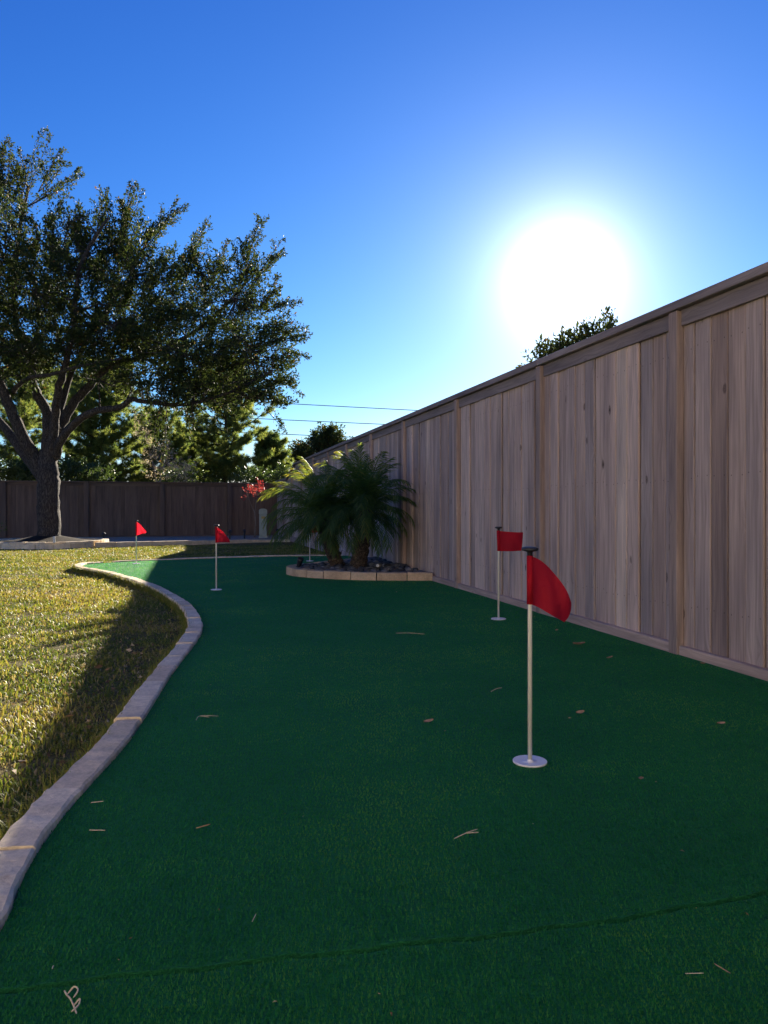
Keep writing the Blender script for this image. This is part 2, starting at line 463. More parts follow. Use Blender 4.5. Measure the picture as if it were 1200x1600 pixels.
def smooth_path(pts, step=0.05):
    """Catmull-Rom through the points, resampled evenly"""
    P = [Vector(p).to_2d() if len(p) > 2 else Vector(p) for p in pts]
    Q = [P[0] * 2 - P[1]] + P + [P[-1] * 2 - P[-2]]
    dense = []
    for i in range(1, len(Q) - 2):
        p0, p1, p2, p3 = Q[i-1], Q[i], Q[i+1], Q[i+2]
        for k in range(24):
            t = k / 24
            dense.append(0.5 * ((2*p1) + (p2-p0)*t + (2*p0-5*p1+4*p2-p3)*t*t + (3*p1-p0-3*p2+p3)*t**3))
    dense.append(P[-1])
    out, acc = [dense[0]], 0.0
    for a, b in zip(dense, dense[1:]):
        L = (b - a).length
        if L < 1e-9: continue
        pos = step - acc
        while pos <= L:
            out.append(a.lerp(b, pos / L)); pos += step
        acc = (acc + L) % step
    if (out[-1] - dense[-1]).length > step * 0.3: out.append(dense[-1])
    return out

EDGE = [(-0.60, 0.4), (-0.70, 1.1), (-0.774, 1.57), (-0.835, 1.80), (-0.878, 2.09), (-0.900, 2.39), (-0.915, 2.68), (-0.955, 3.04), (-1.085, 3.98),
        (-1.165, 4.71), (-1.285, 5.45), (-1.56, 6.35), (-1.87, 7.1), (-2.46, 8.3), (-3.43, 9.85), (-4.05, 10.6),
        (-4.36, 11.1), (-4.42, 11.55), (-4.15, 11.95), (-3.70, 12.35), (-2.75, 12.95), (-1.9, 13.35), (-0.9, 13.55), (-0.66, 13.58)]
edge = smooth_path(EDGE, 0.05)
turf_poly = [Vector((-0.5, -1.0))] + edge + [Vector((fence_x(13.6) + 0.03, 13.6)), Vector((fence_x(-1.0) + 0.03, -1.0))]
TP = np.array([(p.x, p.y) for p in turf_poly])

def inside(poly, x, y):
    c = np.zeros(len(x), bool)
    n = len(poly)
    for i in range(n):
        x1, y1 = poly[i]; x2, y2 = poly[(i + 1) % n]
        if y1 == y2: continue
        cond = ((y1 > y) != (y2 > y)) & (x < (x2 - x1) * (y - y1) / (y2 - y1) + x1)
        c ^= cond
    return c

# ------------------------------------------------------------------ ground
mb = MB()
xs = [-900, -300, -100, -50, -30] + [(-20 + k) for k in range(0, 33)] + [20, 30, 50, 100, 300, 900]
ys = [-300, -100, -30, -10, -5] + [k for k in range(-3, 31)] + [40, 60, 100, 300, 1200]
for y in ys:
    for x in xs:
        mb.v.append((x, y, gz(min(y, 30)) + (0.008 * math.sin(x * 1.7 + y) * math.cos(y * 1.3) if -20 < x < 12 and -3 < y < 30 else 0)))
nx = len(xs)
for j in range(len(ys) - 1):
    for i in range(nx - 1):
        a = j * nx + i
        mb.f.append((a, a + 1, a + 1 + nx, a + nx))
tag(mb.build('lawn', M['ground'], smooth=True), kind='structure')

# putting turf: two pieces that meet in a seam
SEAM = [(-1.4, 1.195), (-0.676, 1.352), (-0.35, 1.418), (0.0, 1.487), (0.30, 1.545), (0.55, 1.606), (0.847, 1.698), (1.3, 1.82), (2.75, 2.22)]
seam = smooth_path(SEAM, 0.04)
def seam_y(x): return np.interp(x, [p.x for p in seam], [p.y for p in seam]) + 0.004 * np.sin(np.asarray(x) * 23.0) + 0.003 * np.sin(np.asarray(x) * 61.0)
def poly_sheet(name, pts, z, mat):
    bm = bmesh.new()
    vs = [bm.verts.new((p[0], p[1], z)) for p in pts]
    f = bm.faces.new(vs)
    if f.normal.z < 0 or f.calc_area() and (f.normal_update() or f.normal.z < 0): f.normal_flip()
    ex = bmesh.ops.extrude_face_region(bm, geom=[f])
    for v in [g for g in ex['geom'] if isinstance(g, bmesh.types.BMVert)]: v.co.z -= 0.018
    bmesh.ops.recalc_face_normals(bm, faces=bm.faces[:])
    bmesh.ops.triangulate(bm, faces=[f for f in bm.faces if len(f.verts) > 4])
    me = bpy.data.meshes.new(name); bm.to_mesh(me); bm.free(); me.materials.append(mat)
    return link(name, me)
sx_l = -0.735; sx_r = fence_x(2.13) + 0.03
seam_x = np.linspace(sx_l, sx_r, 90)
far_edge = [(p.x, p.y) for p in edge if p.y > seam_y(p.x) + 0.009]
near_edge = [(p.x, p.y) for p in edge if p.y <= seam_y(p.x) - 0.009]
far_pts = far_edge + [(fence_x(13.6) + 0.03, 13.6)] + [(x, seam_y(x) + 0.009) for x in seam_x[::-1]]
near_pts = [(-0.5, -1.0)] + near_edge + [(x, seam_y(x) - 0.009) for x in seam_x] + [(fence_x(-1.0) + 0.03, -1.0)]
tag(poly_sheet('putting_green', far_pts, 0.0, M['turf']), kind='structure')
tag(poly_sheet('putting_green', near_pts, 0.0, M['turf']), kind='structure')

# ------------------------------------------------------------------ side fence
def fence_root(name, p, rz): return empty(name, p, rz)
H = 2.045
rzF = math.atan2(FD.y, FD.x)
# local x along the fence, local +y towards the yard
Y_START, Y_STEP, Y_END = -1.2, 20.6, 24.9
side = fence_root('side_fence', (fence_x(Y_START), Y_START, 0), rzF)
tag(side, 'tall weathered cedar board fence with capped top along the right of the green', 'fence')
CT = math.cos(TH)
def s_of(Y): return (Y - Y_START) / CT
P_OFF = [F * 2.835 / (x - 294.0) for x in (1051, 841, 712, 629, 578)]   # post depths read off the photograph
post_Y = [P_OFF[0] - 1.85, P_OFF[0] - 3.70][::-1] + P_OFF
while post_Y[-1] + 1.85 < Y_END: post_Y.append(post_Y[-1] + 1.85)
post_Y.insert(0, post_Y[0] - 1.85)
def top_at(Y):  # the last bays step down to the lower rear fence
    if Y <= Y_STEP: return H
    return H - 0.34 * min(1.0, (Y - Y_STEP) / 1.6)
PW = 0.138
rails = [0.35, 1.02, 1.72]
pm = []
for k in range(5):
    b = MB(); w = PW - (0.006, 0.010, 0.007, 0.012, 0.008)[k]
    b.box((-w/2, 0, 0), (w/2, 0.016, H - 0.10))
    me = b.mesh('picket', M['picket'])
    bevel_mesh(me, 0.003)
    for v in me.vertices:
        t = v.co.z / 1.9
        v.co.x += 0.0016 * math.sin(t * 5 + k * 2)
    pm.append(me)
b = MB(); b.box((-0.0665, 0, 0), (0.0665, 0.016, H - 0.10)); bkm = b.mesh('backing_board', M['picket'])
rp = random.Random(3)
s = 0.03
L_END = s_of(Y_END)
while s < L_END - 0.05:
    Y = Y_START + s * CT
    hscale = (top_at(Y) + 0.01) / (H - 0.10)
    o = link('picket', rp.choice(pm), side, (s, rp.choice((0.0, 0.0, 0.003, 0.006, 0.010, 0.014)), -0.06), (0, rp.uniform(-0.0025, 0.0025), rp.uniform(-0.02, 0.02)), (rp.uniform(0.985, 1.0), 1, hscale))
    st = PW * rp.uniform(0.985, 1.01)
    link('backing_board', bkm, side, (s + st / 2, -0.0175, -0.06), (0, 0, 0), (1, 1, hscale))
    s += st
# nail heads, two per board and rail, in the nearest bays
# posts
for i, Y in enumerate(post_Y):
    if Y < Y_START: continue
    hh = top_at(Y) - 0.055
    b = MB(); b.box((-0.040, 0.022, -0.14), (0.040, 0.070, hh))
    me = b.mesh('post', M['post']); bevel_mesh(me, 0.004)
    link('post', me, side, (s_of(Y), 0, 0))
# boards between the posts: fascia under the cap, base board on the ground; cap pieces over all
def board_x(name, x0, x1, y0, y1, z0, z1, mat, parent, z0b=None, z1b=None):
    """long board along local x; modelled along its own z so that the grain follows its length"""
    b = MB(); Lb = x1 - x0
    d0 = 0 if z0b is None else z0b - z0
    b.add([(0, y0, z0), (0, y1, z0), (0, y1, z1), (0, y0, z1), (Lb, y0, z0 + d0), (Lb, y1, z0 + d0), (Lb, y1, z1 + d0), (Lb, y0, z1 + d0)],
          [(0, 3, 2, 1), (4, 5, 6, 7), (0, 1, 5, 4), (1, 2, 6, 5), (2, 3, 7, 6), (3, 0, 4, 7)])
    # rotate into z-length space: (x,y,z) -> (z', y, -x)
    b.v = [(-v[2], v[1], v[0]) for v in b.v]
    me = b.mesh(name, mat)
    bm = bmesh.new(); bm.from_mesh(me); bmesh.ops.recalc_face_normals(bm, faces=bm.faces[:])
    bmesh.ops.bevel(bm, geom=bm.edges[:], offset=0.003, segments=1, affect='EDGES', profile=0.5)
    bm.to_mesh(me); bm.free()
    return link(name, me, parent, (x0, 0, 0), (0, R(90), 0))
marks = [Y_START] + [Y for Y in post_Y if Y > Y_START] + [Y_END]
for a, b_ in zip(marks, marks[1:]):
    xa = s_of(a) + (0.0415 if a != Y_START else 0); xb = s_of(b_) - (0.0415 if b_ != Y_END else 0)
    za, zb = top_at(a), top_at(b_)
    board_x('fascia_board', xa, xb, 0.020, 0.042, za - 0.145, za - 0.052, M['trim'], side, zb - 0.145)
    j = rp.uniform(-0.004, 0.004)
    board_x('base_board', xa, xb, 0.020, 0.062 + j, -0.14, 0.055 + j, M['rot'], side)
capm = [Y_START] + [post_Y[k] for k in range(2, len(post_Y), 2)] + [Y_END]
capm = sorted(set(capm + [Y_STEP, Y_STEP + 1.6]))
for a, b_ in zip(capm, capm[1:]):
    board_x('cap_board', s_of(a) + 0.0015, s_of(b_) - 0.0015, -0.06, 0.080, top_at(a) - 0.05 , top_at(a) + rp.uniform(-0.002, 0.002), M['trim'], side, top_at(b_) - 0.05)

# ------------------------------------------------------------------ rear fence
CY = Y_END
corner = Vector((fence_x(CY) + 0.05, CY, 0))
RD = Vector((-math.cos(TH + 0.05), -math.sin(TH + 0.05), 0))     # from the corner to the left
HB = 1.74
rear = fence_root('rear_fence', (corner.x, corner.y, -0.10), math.atan2(RD.y, RD.x))
tag(rear, 'dark brown stained board fence across the far end behind the lawn', 'fence')
LR = 17.0
b = MB(); b.box((-0.067, 0, 0), (0.067, 0.013, HB - 0.04)); fm1 = b.mesh('picket', M['far'])
x = 0.03; k = 0
while x < LR:
    link('picket', fm1, rear, (x, 0.0 if k % 2 else 0.0135, 0.02), (0, 0, 0), (1, 1, 1))
    x += 0.122; k += 1
# local +y of this root points to the yard
px_posts = (358, 253, 135, 6, -135)
pos = []
for px in px_posts:
    ax = (px - 600) / F
    # corner + RD*s on the ray X = ax*Y
    s_ = (ax * corner.y - corner.x) / (RD.x - ax * RD.y)
    pos.append(s_)
pos.append(pos[-1] + 2.2); pos = [p for p in pos if 0 < p < LR]
for p in pos:
    b = MB(); b.box((-0.07, 0.028, 0), (0.07, 0.115, HB - 0.035))
    link('post', bevel_mesh(b.mesh('post', M['far']), 0.004), rear, (p, 0, 0))
mk = [0.0] + pos + [LR]
for a, b_ in zip(mk, mk[1:]):
    board_x('fascia_board', a + (0.072 if a else 0), b_ - 0.072, 0.028, 0.050, HB - 0.135, HB - 0.037, M['far'], rear)
    board_x('cap_board', a + 0.0015, b_ - 0.0015, -0.04, 0.135, HB - 0.035, HB, M['far'], rear)
    board_x('base_board', a + (0.072 if a else 0), b_ - 0.072, 0.028, 0.066, -0.02, 0.10, M['far'], rear)

# ------------------------------------------------------------------ added unseen building behind the camera; its sunlit wall brightens and warms the shade
def build_reflector_house():
    wallm = m_stone('cream_brick', (0.50, 0.43, 0.35), (0.54, 0.47, 0.38), (0.48, 0.41, 0.33))
    white = m_simple('white_trim', (0.72, 0.71, 0.68), 0.5, 0.4, 0.05, 8)
    shingle = m_simple('grey_shingle', (0.13, 0.12, 0.115), 0.9, 0.2, 0.35, 14, 0.5)
    glass = m_simple('window_glass', (0.03, 0.035, 0.04), 0.08, 0.6, 0.05, 3)
    HX0, HX1, HY, HZ, D = -15.0, 1.6, -4.6, 5.6, 10.0
    root = empty('reflector_house', (HX0, HY, 0)); tag(root, 'added two storey cream brick building behind the camera, unseen, bouncing sunlight into the shade', 'reflector_house')
    W = HX1 - HX0
    wins = [(2.0, 3.6, 0.8, 2.2), (6.2, 7.8, 0.8, 2.2), (11.6, 13.2, 0.8, 2.2)]; door = (9.2, 10.2, 0.0, 2.1)
    b = MB(); x = 0.0; up_wins = []
    for (a0, a1, z0, z1) in sorted(wins + [door]):
        b.box((x, -0.25, -0.1), (a0, 0, HZ))
        if z0 > 0: b.box((a0, -0.25, z1), (a1, 0, 3.7)); b.box((a0, -0.25, 5.0), (a1, 0, HZ))
        else: b.box((a0, -0.25, z1), (a1, 0, HZ))
        if z0 > 0: b.box((a0, -0.25, -0.1), (a1, 0, z0))
        x = a1
    b.box((x, -0.25, -0.1), (W, 0, HZ)); b.box((0, -D, -0.1), (0.25, -0.25, HZ)); b.box((W - 0.25, -D, -0.1), (W, -0.25, HZ)); b.box((0.25, -D, -0.1), (W - 0.25, -D + 0.25, HZ))
    b.build('wall', wallm, root)
    for (a0, a1, z0, z1) in list(wins): up_wins.append((a0, a1, 3.7, 5.0))
    for (a0, a1, z0, z1) in wins + up_wins:
        b = MB()
        for q in ((a0, a0 + 0.06, z0, z1), (a1 - 0.06, a1, z0, z1), (a0 + 0.06, a1 - 0.06, z1 - 0.06, z1), (a0 + 0.06, a1 - 0.06, z0, z0 + 0.06), ((a0 + a1) / 2 - 0.03, (a0 + a1) / 2 + 0.03, z0 + 0.06, z1 - 0.06)):
            b.box((q[0], -0.14, q[2]), (q[1], -0.06, q[3]))
        fr = b.build('window', white, root)
        b = MB(); b.box((a0 + 0.03, -0.11, z0 + 0.03), (a1 - 0.03, -0.10, z1 - 0.03)); b.build('pane', glass, fr)
    b = MB(); b.box((door[0], -0.16, 0.0), (door[1], -0.09, door[3])); dr = b.build('door', white, root)
    b = MB(); b.lathe([(0.012, 0), (0.03, 0.02), (0.03, 0.05), (0.01, 0.06)], seg=12); b.build('handle', M['knob'], dr, (door[0] + 0.1, -0.09, 1.0), (R(-90), 0, 0))
    b = MB(); e = 0.55; rz_ = HZ + 2.6
    b.add([(-e, e, HZ), (W + e, e, HZ), (W + e, -D - e, HZ), (-e, -D - e, HZ), (4.5, -D / 2, rz_), (W - 4.5, -D / 2, rz_)],
          [(0, 1, 5, 4), (1, 2, 5), (2, 3, 4, 5), (3, 0, 4), (0, 3, 2, 1)])
    b.build('roof', shingle, root)
    b = MB(); b.box((-e, e + 0.002, HZ - 0.16), (W + e, e + 0.03, HZ + 0.01)); b.build('fascia_board', white, root)
build_reflector_house()

# ------------------------------------------------------------------ stone edgings
def stone_run(root, path, width, z0f, z1f, lens, mat, rnd, name='stone', rough=0.0032, gap=0.008, step=0.05):
    """lays separate blocks along a 2-D path (even spacing 'step'); z0f/z1f give bottom and top at arc length"""
    n = len(path); i = 0; arc = 0.0
    while i < n - 2:
        Lk = rnd.uniform(*lens); m = max(2, int(round(Lk / step)))
        j = min(n - 1, i + m)
        if n - 1 - j < 3: j = n - 1
        seg = path[i:j + 1]
        stations = list(range(len(seg)))
        pts = [seg[q] for q in stations]
        c = sum(pts, Vector((0, 0))) / len(pts)
        zt = z1f(arc) + rnd.uniform(-0.004, 0.006); zb = z0f(arc)
        ch = 0.007
        vs, fs = [], []
        wj = rnd.uniform(-0.003, 0.003)
        for q, p in enumerate(pts):
            k = stations[q]
            t = (seg[min(k + 1, len(seg) - 1)] - seg[max(k - 1, 0)]).normalized()
            if q == 0: p = p + t * gap / 2
            if q == len(pts) - 1: p = p - t * gap / 2
            nrm = Vector((-t.y, t.x))
            w2 = width / 2 + wj
            a0 = w2 + rnd.uniform(-rough, rough); a1 = -w2 + rnd.uniform(-rough, rough)
            zz = zt + rnd.uniform(-0.002, 0.002)
            prof = [(a1, zb), (a1 + rnd.uniform(-.003, .003), zt - ch), (a1 + ch, zz), ((a0 + a1) / 2, zz + rnd.uniform(-0.001, 0.002)), (a0 - ch, zz), (a0 + rnd.uniform(-.003, .003), zt - ch), (a0, zb)]
            for (u, z) in prof:
                v = p + nrm * u - c
                vs.append((v.x, v.y, z - zb))
        np_ = 7
        for q in range(len(pts) - 1):
            for k in range(np_ - 1):
                a = q * np_ + k
                fs.append((a, a + np_, a + np_ + 1, a + 1))
            fs.append((q * np_ + np_ - 1, (q + 1) * np_ + np_ - 1, (q + 1) * np_, q * np_))
        fs.append(tuple(range(np_))); fs.append(tuple(reversed(range((len(pts) - 1) * np_, len(pts) * np_))))
        b = MB(); b.add(vs, fs)
        me = b.mesh(name, mat)
        bm = bmesh.new(); bm.from_mesh(me); bmesh.ops.recalc_face_normals(bm, faces=bm.faces[:]); bm.to_mesh(me); bm.free()
        rl = root.location
        link(name, me, root, (c.x - rl.x, c.y - rl.y, zb - rl.z))
        arc += (j - i) * step
        i = j

def offset_path(path, d):
    out = []
    for k, p in enumerate(path):
        t = (path[min(k + 1, len(path) - 1)] - path[max(k - 1, 0)]).normalized()
        out.append(p + Vector((-t.y, t.x)) * d)
    return out

rs = random.Random(21)
ed = empty('turf_edging', (edge[0].x, edge[0].y, 0))
tag(ed, 'winding pale limestone block edging between the lawn and the putting green', 'edging')
i_tip = min(range(len(edge)), key=lambda k: edge[k].x)
i_back = i_tip + 12
pathA = smooth_path([(p.x, p.y) for p in offset_path(edge, 0.052)[:i_back:6]], 0.05)
stone_run(ed, pathA, 0.100, lambda a: -0.12, lambda a: 0.020, (0.24, 0.46), M['stone'], rs)
pathB = smooth_path([(p.x, p.y) for p in offset_path(edge, 0.045)[i_back::6]], 0.05)
stone_run(ed, pathB, 0.085, lambda a: -0.12, lambda a: 0.016, (0.35, 0.55), M['stone'], rs)

# planter round the palms
PB = [(fence_x(8.98) - 0.04, 8.98), (0.2, 8.985), (-0.15, 9.01), (-0.5, 9.12), (-0.82, 9.30), (-1.07, 9.55), (-1.19, 9.85), (-1.15, 10.20), (-0.95, 10.55), (-0.70, 10.95), (-0.46, 11.4), (fence_x(11.85) - 0.06, 11.85)]
pb = smooth_path(PB, 0.05)
pl = empty('planter_border', (pb[0].x, pb[0].y, 0))
tag(pl, 'low buff stone border of the planting bed under the palms by the side fence', 'planter')
stone_run(pl, pb, 0.12, lambda a: 0.002, lambda a: 0.092, (0.26, 0.44), M['buff'], rs)
inner = [(p.x, p.y) for p in offset_path(pb, -0.05)] + [(fence_x(11.85) - 0.05, 11.85), (fence_x(8.98) - 0.05, 8.98)]
def sheet(name, pts, zf, mat):
    bm = bmesh.new()
    f = bm.faces.new([bm.verts.new((p[0], p[1], zf(p[0], p[1]))) for p in pts])
    f.normal_update()
    if f.normal.z < 0: f.normal_flip()
    bmesh.ops.triangulate(bm, faces=bm.faces[:])
    me = bpy.data.meshes.new(name); bm.to_mesh(me); bm.free(); me.materials.append(mat)
    return link(name, me)
tag(sheet('planter_soil', inner, lambda x, y: 0.05, M['soil']), kind='structure')

# pebbles in the planter
def ico():
    bm = bmesh.new(); bmesh.ops.create_icosphere(bm, subdivisions=2, radius=1.0)
    v = np.array([p.co[:] for p in bm.verts]); f = np.array([[q.index for q in p.verts] for p in bm.faces]); bm.free()
    return v, f
IV, IF = ico()
IP = np.array(inner)
PV, PT, PC = [], [], []
n = 0; base = 0
while n < 620:
    x, y = rng.uniform(-1.2, 0.6), rng.uniform(8.9, 11.9)
    if not inside(IP, np.array([x]), np.array([y]))[0]: continue
    r = rng.uniform(0.022, 0.052)
    s3 = np.array([r * rng.uniform(0.8, 1.3), r * rng.uniform(0.7, 1.0), r * rng.uniform(0.45, 0.7)])
    a = rng.uniform(0, 6.28)
    v = IV * s3 * (1 + 0.08 * np.sin(IV[:, [1, 2, 0]] * 3 + rng.uniform(0, 6, 3)))
    v = v @ np.array([[math.cos(a), math.sin(a), 0], [-math.sin(a), math.cos(a), 0], [0, 0, 1]])
    v += np.array([x, y, 0.052 + s3[2] * rng.uniform(0.4, 1.5)])
    PV.append(v); PT.append(IF + base); base += len(IV); PC.append(np.full(len(IV), rng.uniform(0, 1) ** 1.3)); n += 1
o = link('river_pebbles', np_mesh('river_pebbles', np.vstack(PV), np.vstack(PT), M['pebble'], np.concatenate(PC), True))
tag(o, 'dark rounded river pebbles filling the bed under the palms', 'pebbles', kind='stuff')

# ring of stones round the oak
OX, OY = -7.95, 18.2
ring = [Vector((OX + 1.28 * math.cos(a), OY + 1.28 * math.sin(a))) for a in np.linspace(0.3, 0.3 + 2 * math.pi, 165)]
tr = empty('tree_ring', (OX, OY, gz(OY)))
tag(tr, 'low ring of stone blocks around the foot of the big oak', 'planter')
stone_run(tr, ring, 0.17, lambda a: gz(OY) - 0.03, lambda a: 0.03, (0.32, 0.48), M['stone'], rs, step=0.049)
ring2 = ring[2:] + ring[1:3]
stone_run(tr, ring2, 0.15, lambda a: 0.034, lambda a: 0.085, (0.35, 0.5), M['stone'], rs, step=0.049)
b = MB(); b.lathe([(1.23, 0.0), (1.2, 0.055), (0.8, 0.085), (0.45, 0.15), (0.2, 0.2)], (OX, OY, 0), 40)
tag(b.build('mulch', M['mulch'], smooth=True), 'dark mulch mounded around the oak trunk inside the stone ring', 'mulch', kind='stuff')

# gravel bed along the rear fence and its edging
BE = [(OX + 1.34, OY - 0.55), (-6.0, 18.2), (-5.2, 18.9), (-4.3, 19.8), (-3.5, 20.5), (-2.9, 20.9), (fence_x(21.0) - 0.12, 21.0)]
be = smooth_path(BE, 0.05)
bd = empty('bed_edging', (be[0].x, be[0].y, gz(be[0].y)))
tag(bd, 'stone edging of the gravel strip in front of the rear fence', 'edging')
stone_run(bd, be, 0.15, lambda a: -0.14, lambda a: 0.05 - 0.014 * min(a, 5.5), (0.35, 0.55), M['stone'], rs)
BE2 = [(OX - 1.34, OY - 0.3), (-10.2, 17.2), (-11.6, 16.4), (-14, 15.2)]
be2 = smooth_path(BE2, 0.05)
bd2 = empty('bed_edging', (be2[0].x, be2[0].y, gz(be2[0].y)))
tag(bd2, 'stone edging of the bed to the left of the oak ring', 'edging')
stone_run(bd2, be2, 0.15, lambda a: -0.14, lambda a: 0.05, (0.35, 0.55), M['stone'], rs)
gp = [(p.x, p.y) for p in be] + [(corner.x, corner.y)] + [(corner.x + RD.x * LR, corner.y + RD.y * LR)] + [(p.x, p.y) for p in be2[::-1]]
tag(sheet('gravel_bed', gp, lambda x, y: -0.04, M['gravel']), kind='structure')

# ------------------------------------------------------------------ blades
def blades3(P, h, w, lean, az, tint):
    """bent blades: five points, three triangles each"""
    n = len(P)
    d = np.stack([np.cos(az), np.sin(az), np.zeros(n)], 1); sd = np.stack([-np.sin(az), np.cos(az), np.zeros(n)], 1)
    up = np.array([0, 0, 1.0])
    c1 = P + up * (h * 0.55)[:, None] + d * (lean * h * 0.25)[:, None]
    c2 = P + up * (h * np.sqrt(np.maximum(0.03, 1 - np.minimum(lean, 0.985) ** 2)))[:, None] + d * (lean * h)[:, None]
    V = np.stack([P - sd * (w / 2)[:, None], P + sd * (w / 2)[:, None], c1 - sd * (w * 0.42)[:, None], c1 + sd * (w * 0.42)[:, None], c2], 1).reshape(-1, 3)
    t = np.array([[0, 1, 3], [0, 3, 2], [2, 3, 4]])
    T = (np.arange(n) * 5)[:, None, None] + t[None]
    return V, T.reshape(-1, 3), np.repeat(tint, 5)

def vnoise(x, y, s, seed):
    """smooth value noise"""
    g = np.random.default_rng(seed).random((64, 64))
    u, v = x * s, y * s
    i, j = np.floor(u).astype(int), np.floor(v).astype(int)
    fu, fv = u - i, v - j
    fu = fu * fu * (3 - 2 * fu); fv = fv * fv * (3 - 2 * fv)
    a, b_, c, d = g[i % 64, j % 64], g[(i + 1) % 64, j % 64], g[i % 64, (j + 1) % 64], g[(i + 1) % 64, (j + 1) % 64]
    return (a * (1 - fu) + b_ * fu) * (1 - fv) + (c * (1 - fu) + d * fu) * fv

# lawn
n = 620000
Y = 1.0 + 18.0 * rng.random(n) ** 1.7
X = -0.62 * Y - 0.8 + rng.random(n) * (0.62 * Y + 0.8 + 1.5)
grow = offset_path(edge, 0.098)
GP = np.array([(-0.7, -1.0)] + [(p.x, p.y) for p in grow] + [(fence_x(13.6) + 0.03, 13.66), (fence_x(-1) + .03, -1.0)])
ok = ~inside(GP, X, Y) & (X < FX0 - math.tan(TH) * Y - 0.12)
GB = np.array(gp)
ok &= ~inside(GB, X, Y) & (((X - OX) ** 2 + (Y - OY) ** 2) > 1.38 ** 2)
clump = 0.55 * vnoise(X, Y, 4.3, 1) + 0.3 * vnoise(X, Y, 13.0, 2) + 0.15 * vnoise(X, Y, 1.1, 3)
ok &= rng.random(n) < np.clip((clump - 0.22) * 3.4, 0.25, 1.0)
X, Y, clump = X[ok], Y[ok], clump[ok]
n = len(X)
far = np.clip((Y - 2) / 12, 0, 1)
h = (0.014 + 0.028 * rng.random(n) ** 1.6) * (0.6 + 0.8 * clump)
w = (0.0035 + 0.003 * rng.random(n)) * (1 + 1.6 * far)
lean = 1.0 - 0.85 * rng.random(n) ** 1.6
tint = np.clip(0.53 - 0.55 * (vnoise(X, Y, 2.1, 5) - 0.3) + 0.5 * (rng.random(n) - 0.5), 0, 1)
tint = np.where(rng.random(n) < 0.16, 0.8 + 0.2 * rng.random(n), tint)
P = np.stack([X, Y, gz_np(Y) - 0.004], 1)
ne = 9000
ii = rng.integers(0, len(pathA) - 2, ne); pa = np.array([(p.x, p.y) for p in offset_path(pathA, 0.058)])
ex = pa[ii] + rng.normal(size=(ne, 2)) * 0.012
P = np.vstack([P, np.stack([ex[:, 0], ex[:, 1], np.full(ne, -0.055)], 1)])
h = np.concatenate([h, 0.05 + 0.055 * rng.random(ne)]); w = np.concatenate([w, 0.004 + 0.003 * rng.random(ne)])
lean = np.concatenate([lean, 0.2 + 0.6 * rng.random(ne)]); tint = np.concatenate([tint, 0.25 + 0.5 * rng.random(ne)]); n += ne
V, T, C = blades3(P, h, w, lean, rng.random(n) * 6.283, tint)
o = link('lawn_grass', np_mesh('lawn_grass', V, T, M['blade'], C))
tag(o, 'short yellowing lawn grass in low sun left of the stone edging', 'grass', kind='stuff')

# turf pile, denser near the camera
n = 760000
Y = 0.9 + 12.8 * rng.random(n) ** 2.3
X = -0.56 * Y + rng.random(n) * 1.12 * Y
ok = inside(TP, X, Y) & (np.abs(Y - seam_y(X)) > 0.0115) & (X < FX0 - math.tan(TH) * Y - 0.09)
X, Y = X[ok], Y[ok]; n = len(X)
q = 0.012
tx = np.round(X / q + 0.35 * np.sin(Y * 90)); ty = np.round(Y / q + 0.35 * np.sin(X * 80))
X = X + (tx * q - X) * 0.35; Y = Y + (ty * q - Y) * 0.35
far = np.clip((Y - 1) / 5, 0, 3)
h = (0.0038 + 0.0045 * rng.random(n)) * (1 - 0.05 * far)
w = (0.0015 + 0.0012 * rng.random(n)) * (1 + 2.6 * far)
lean = rng.random(n) * 0.9
az = rng.normal(size=n) * 1.9 + 7.0 * vnoise(X, Y, 0.9, 14)
patch = vnoise(X, Y, 1.6, 9)
tint = np.clip(0.25 + 0.5 * rng.random(n) + 0.35 * (patch - 0.5) + 0.22 * (vnoise(X, Y, 38.0, 8) - 0.5) + 0.25 * (vnoise(X, Y, 6.0, 18) - 0.5) + np.where(Y < seam_y(X), 0.05, 0.0), 0, 1)
d = np.stack([np.cos(az), np.sin(az), np.zeros(n)], 1); sd = np.stack([-np.sin(az), np.cos(az), np.zeros(n)], 1)
P = np.stack([X, Y, np.full(n, -0.001)], 1)
tip = P + d * (lean * h)[:, None]; tip[:, 2] += h
V = np.stack([P - sd * (w / 2)[:, None], P + sd * (w / 2)[:, None], tip], 1).reshape(-1, 3)
T = np.arange(n * 3).reshape(-1, 3)
o = link('turf_pile', np_mesh('turf_pile', V, T, M['turfblade'], np.repeat(tint, 3)))
tag(o, 'short dense green pile of the artificial putting turf', 'turf', kind='stuff')

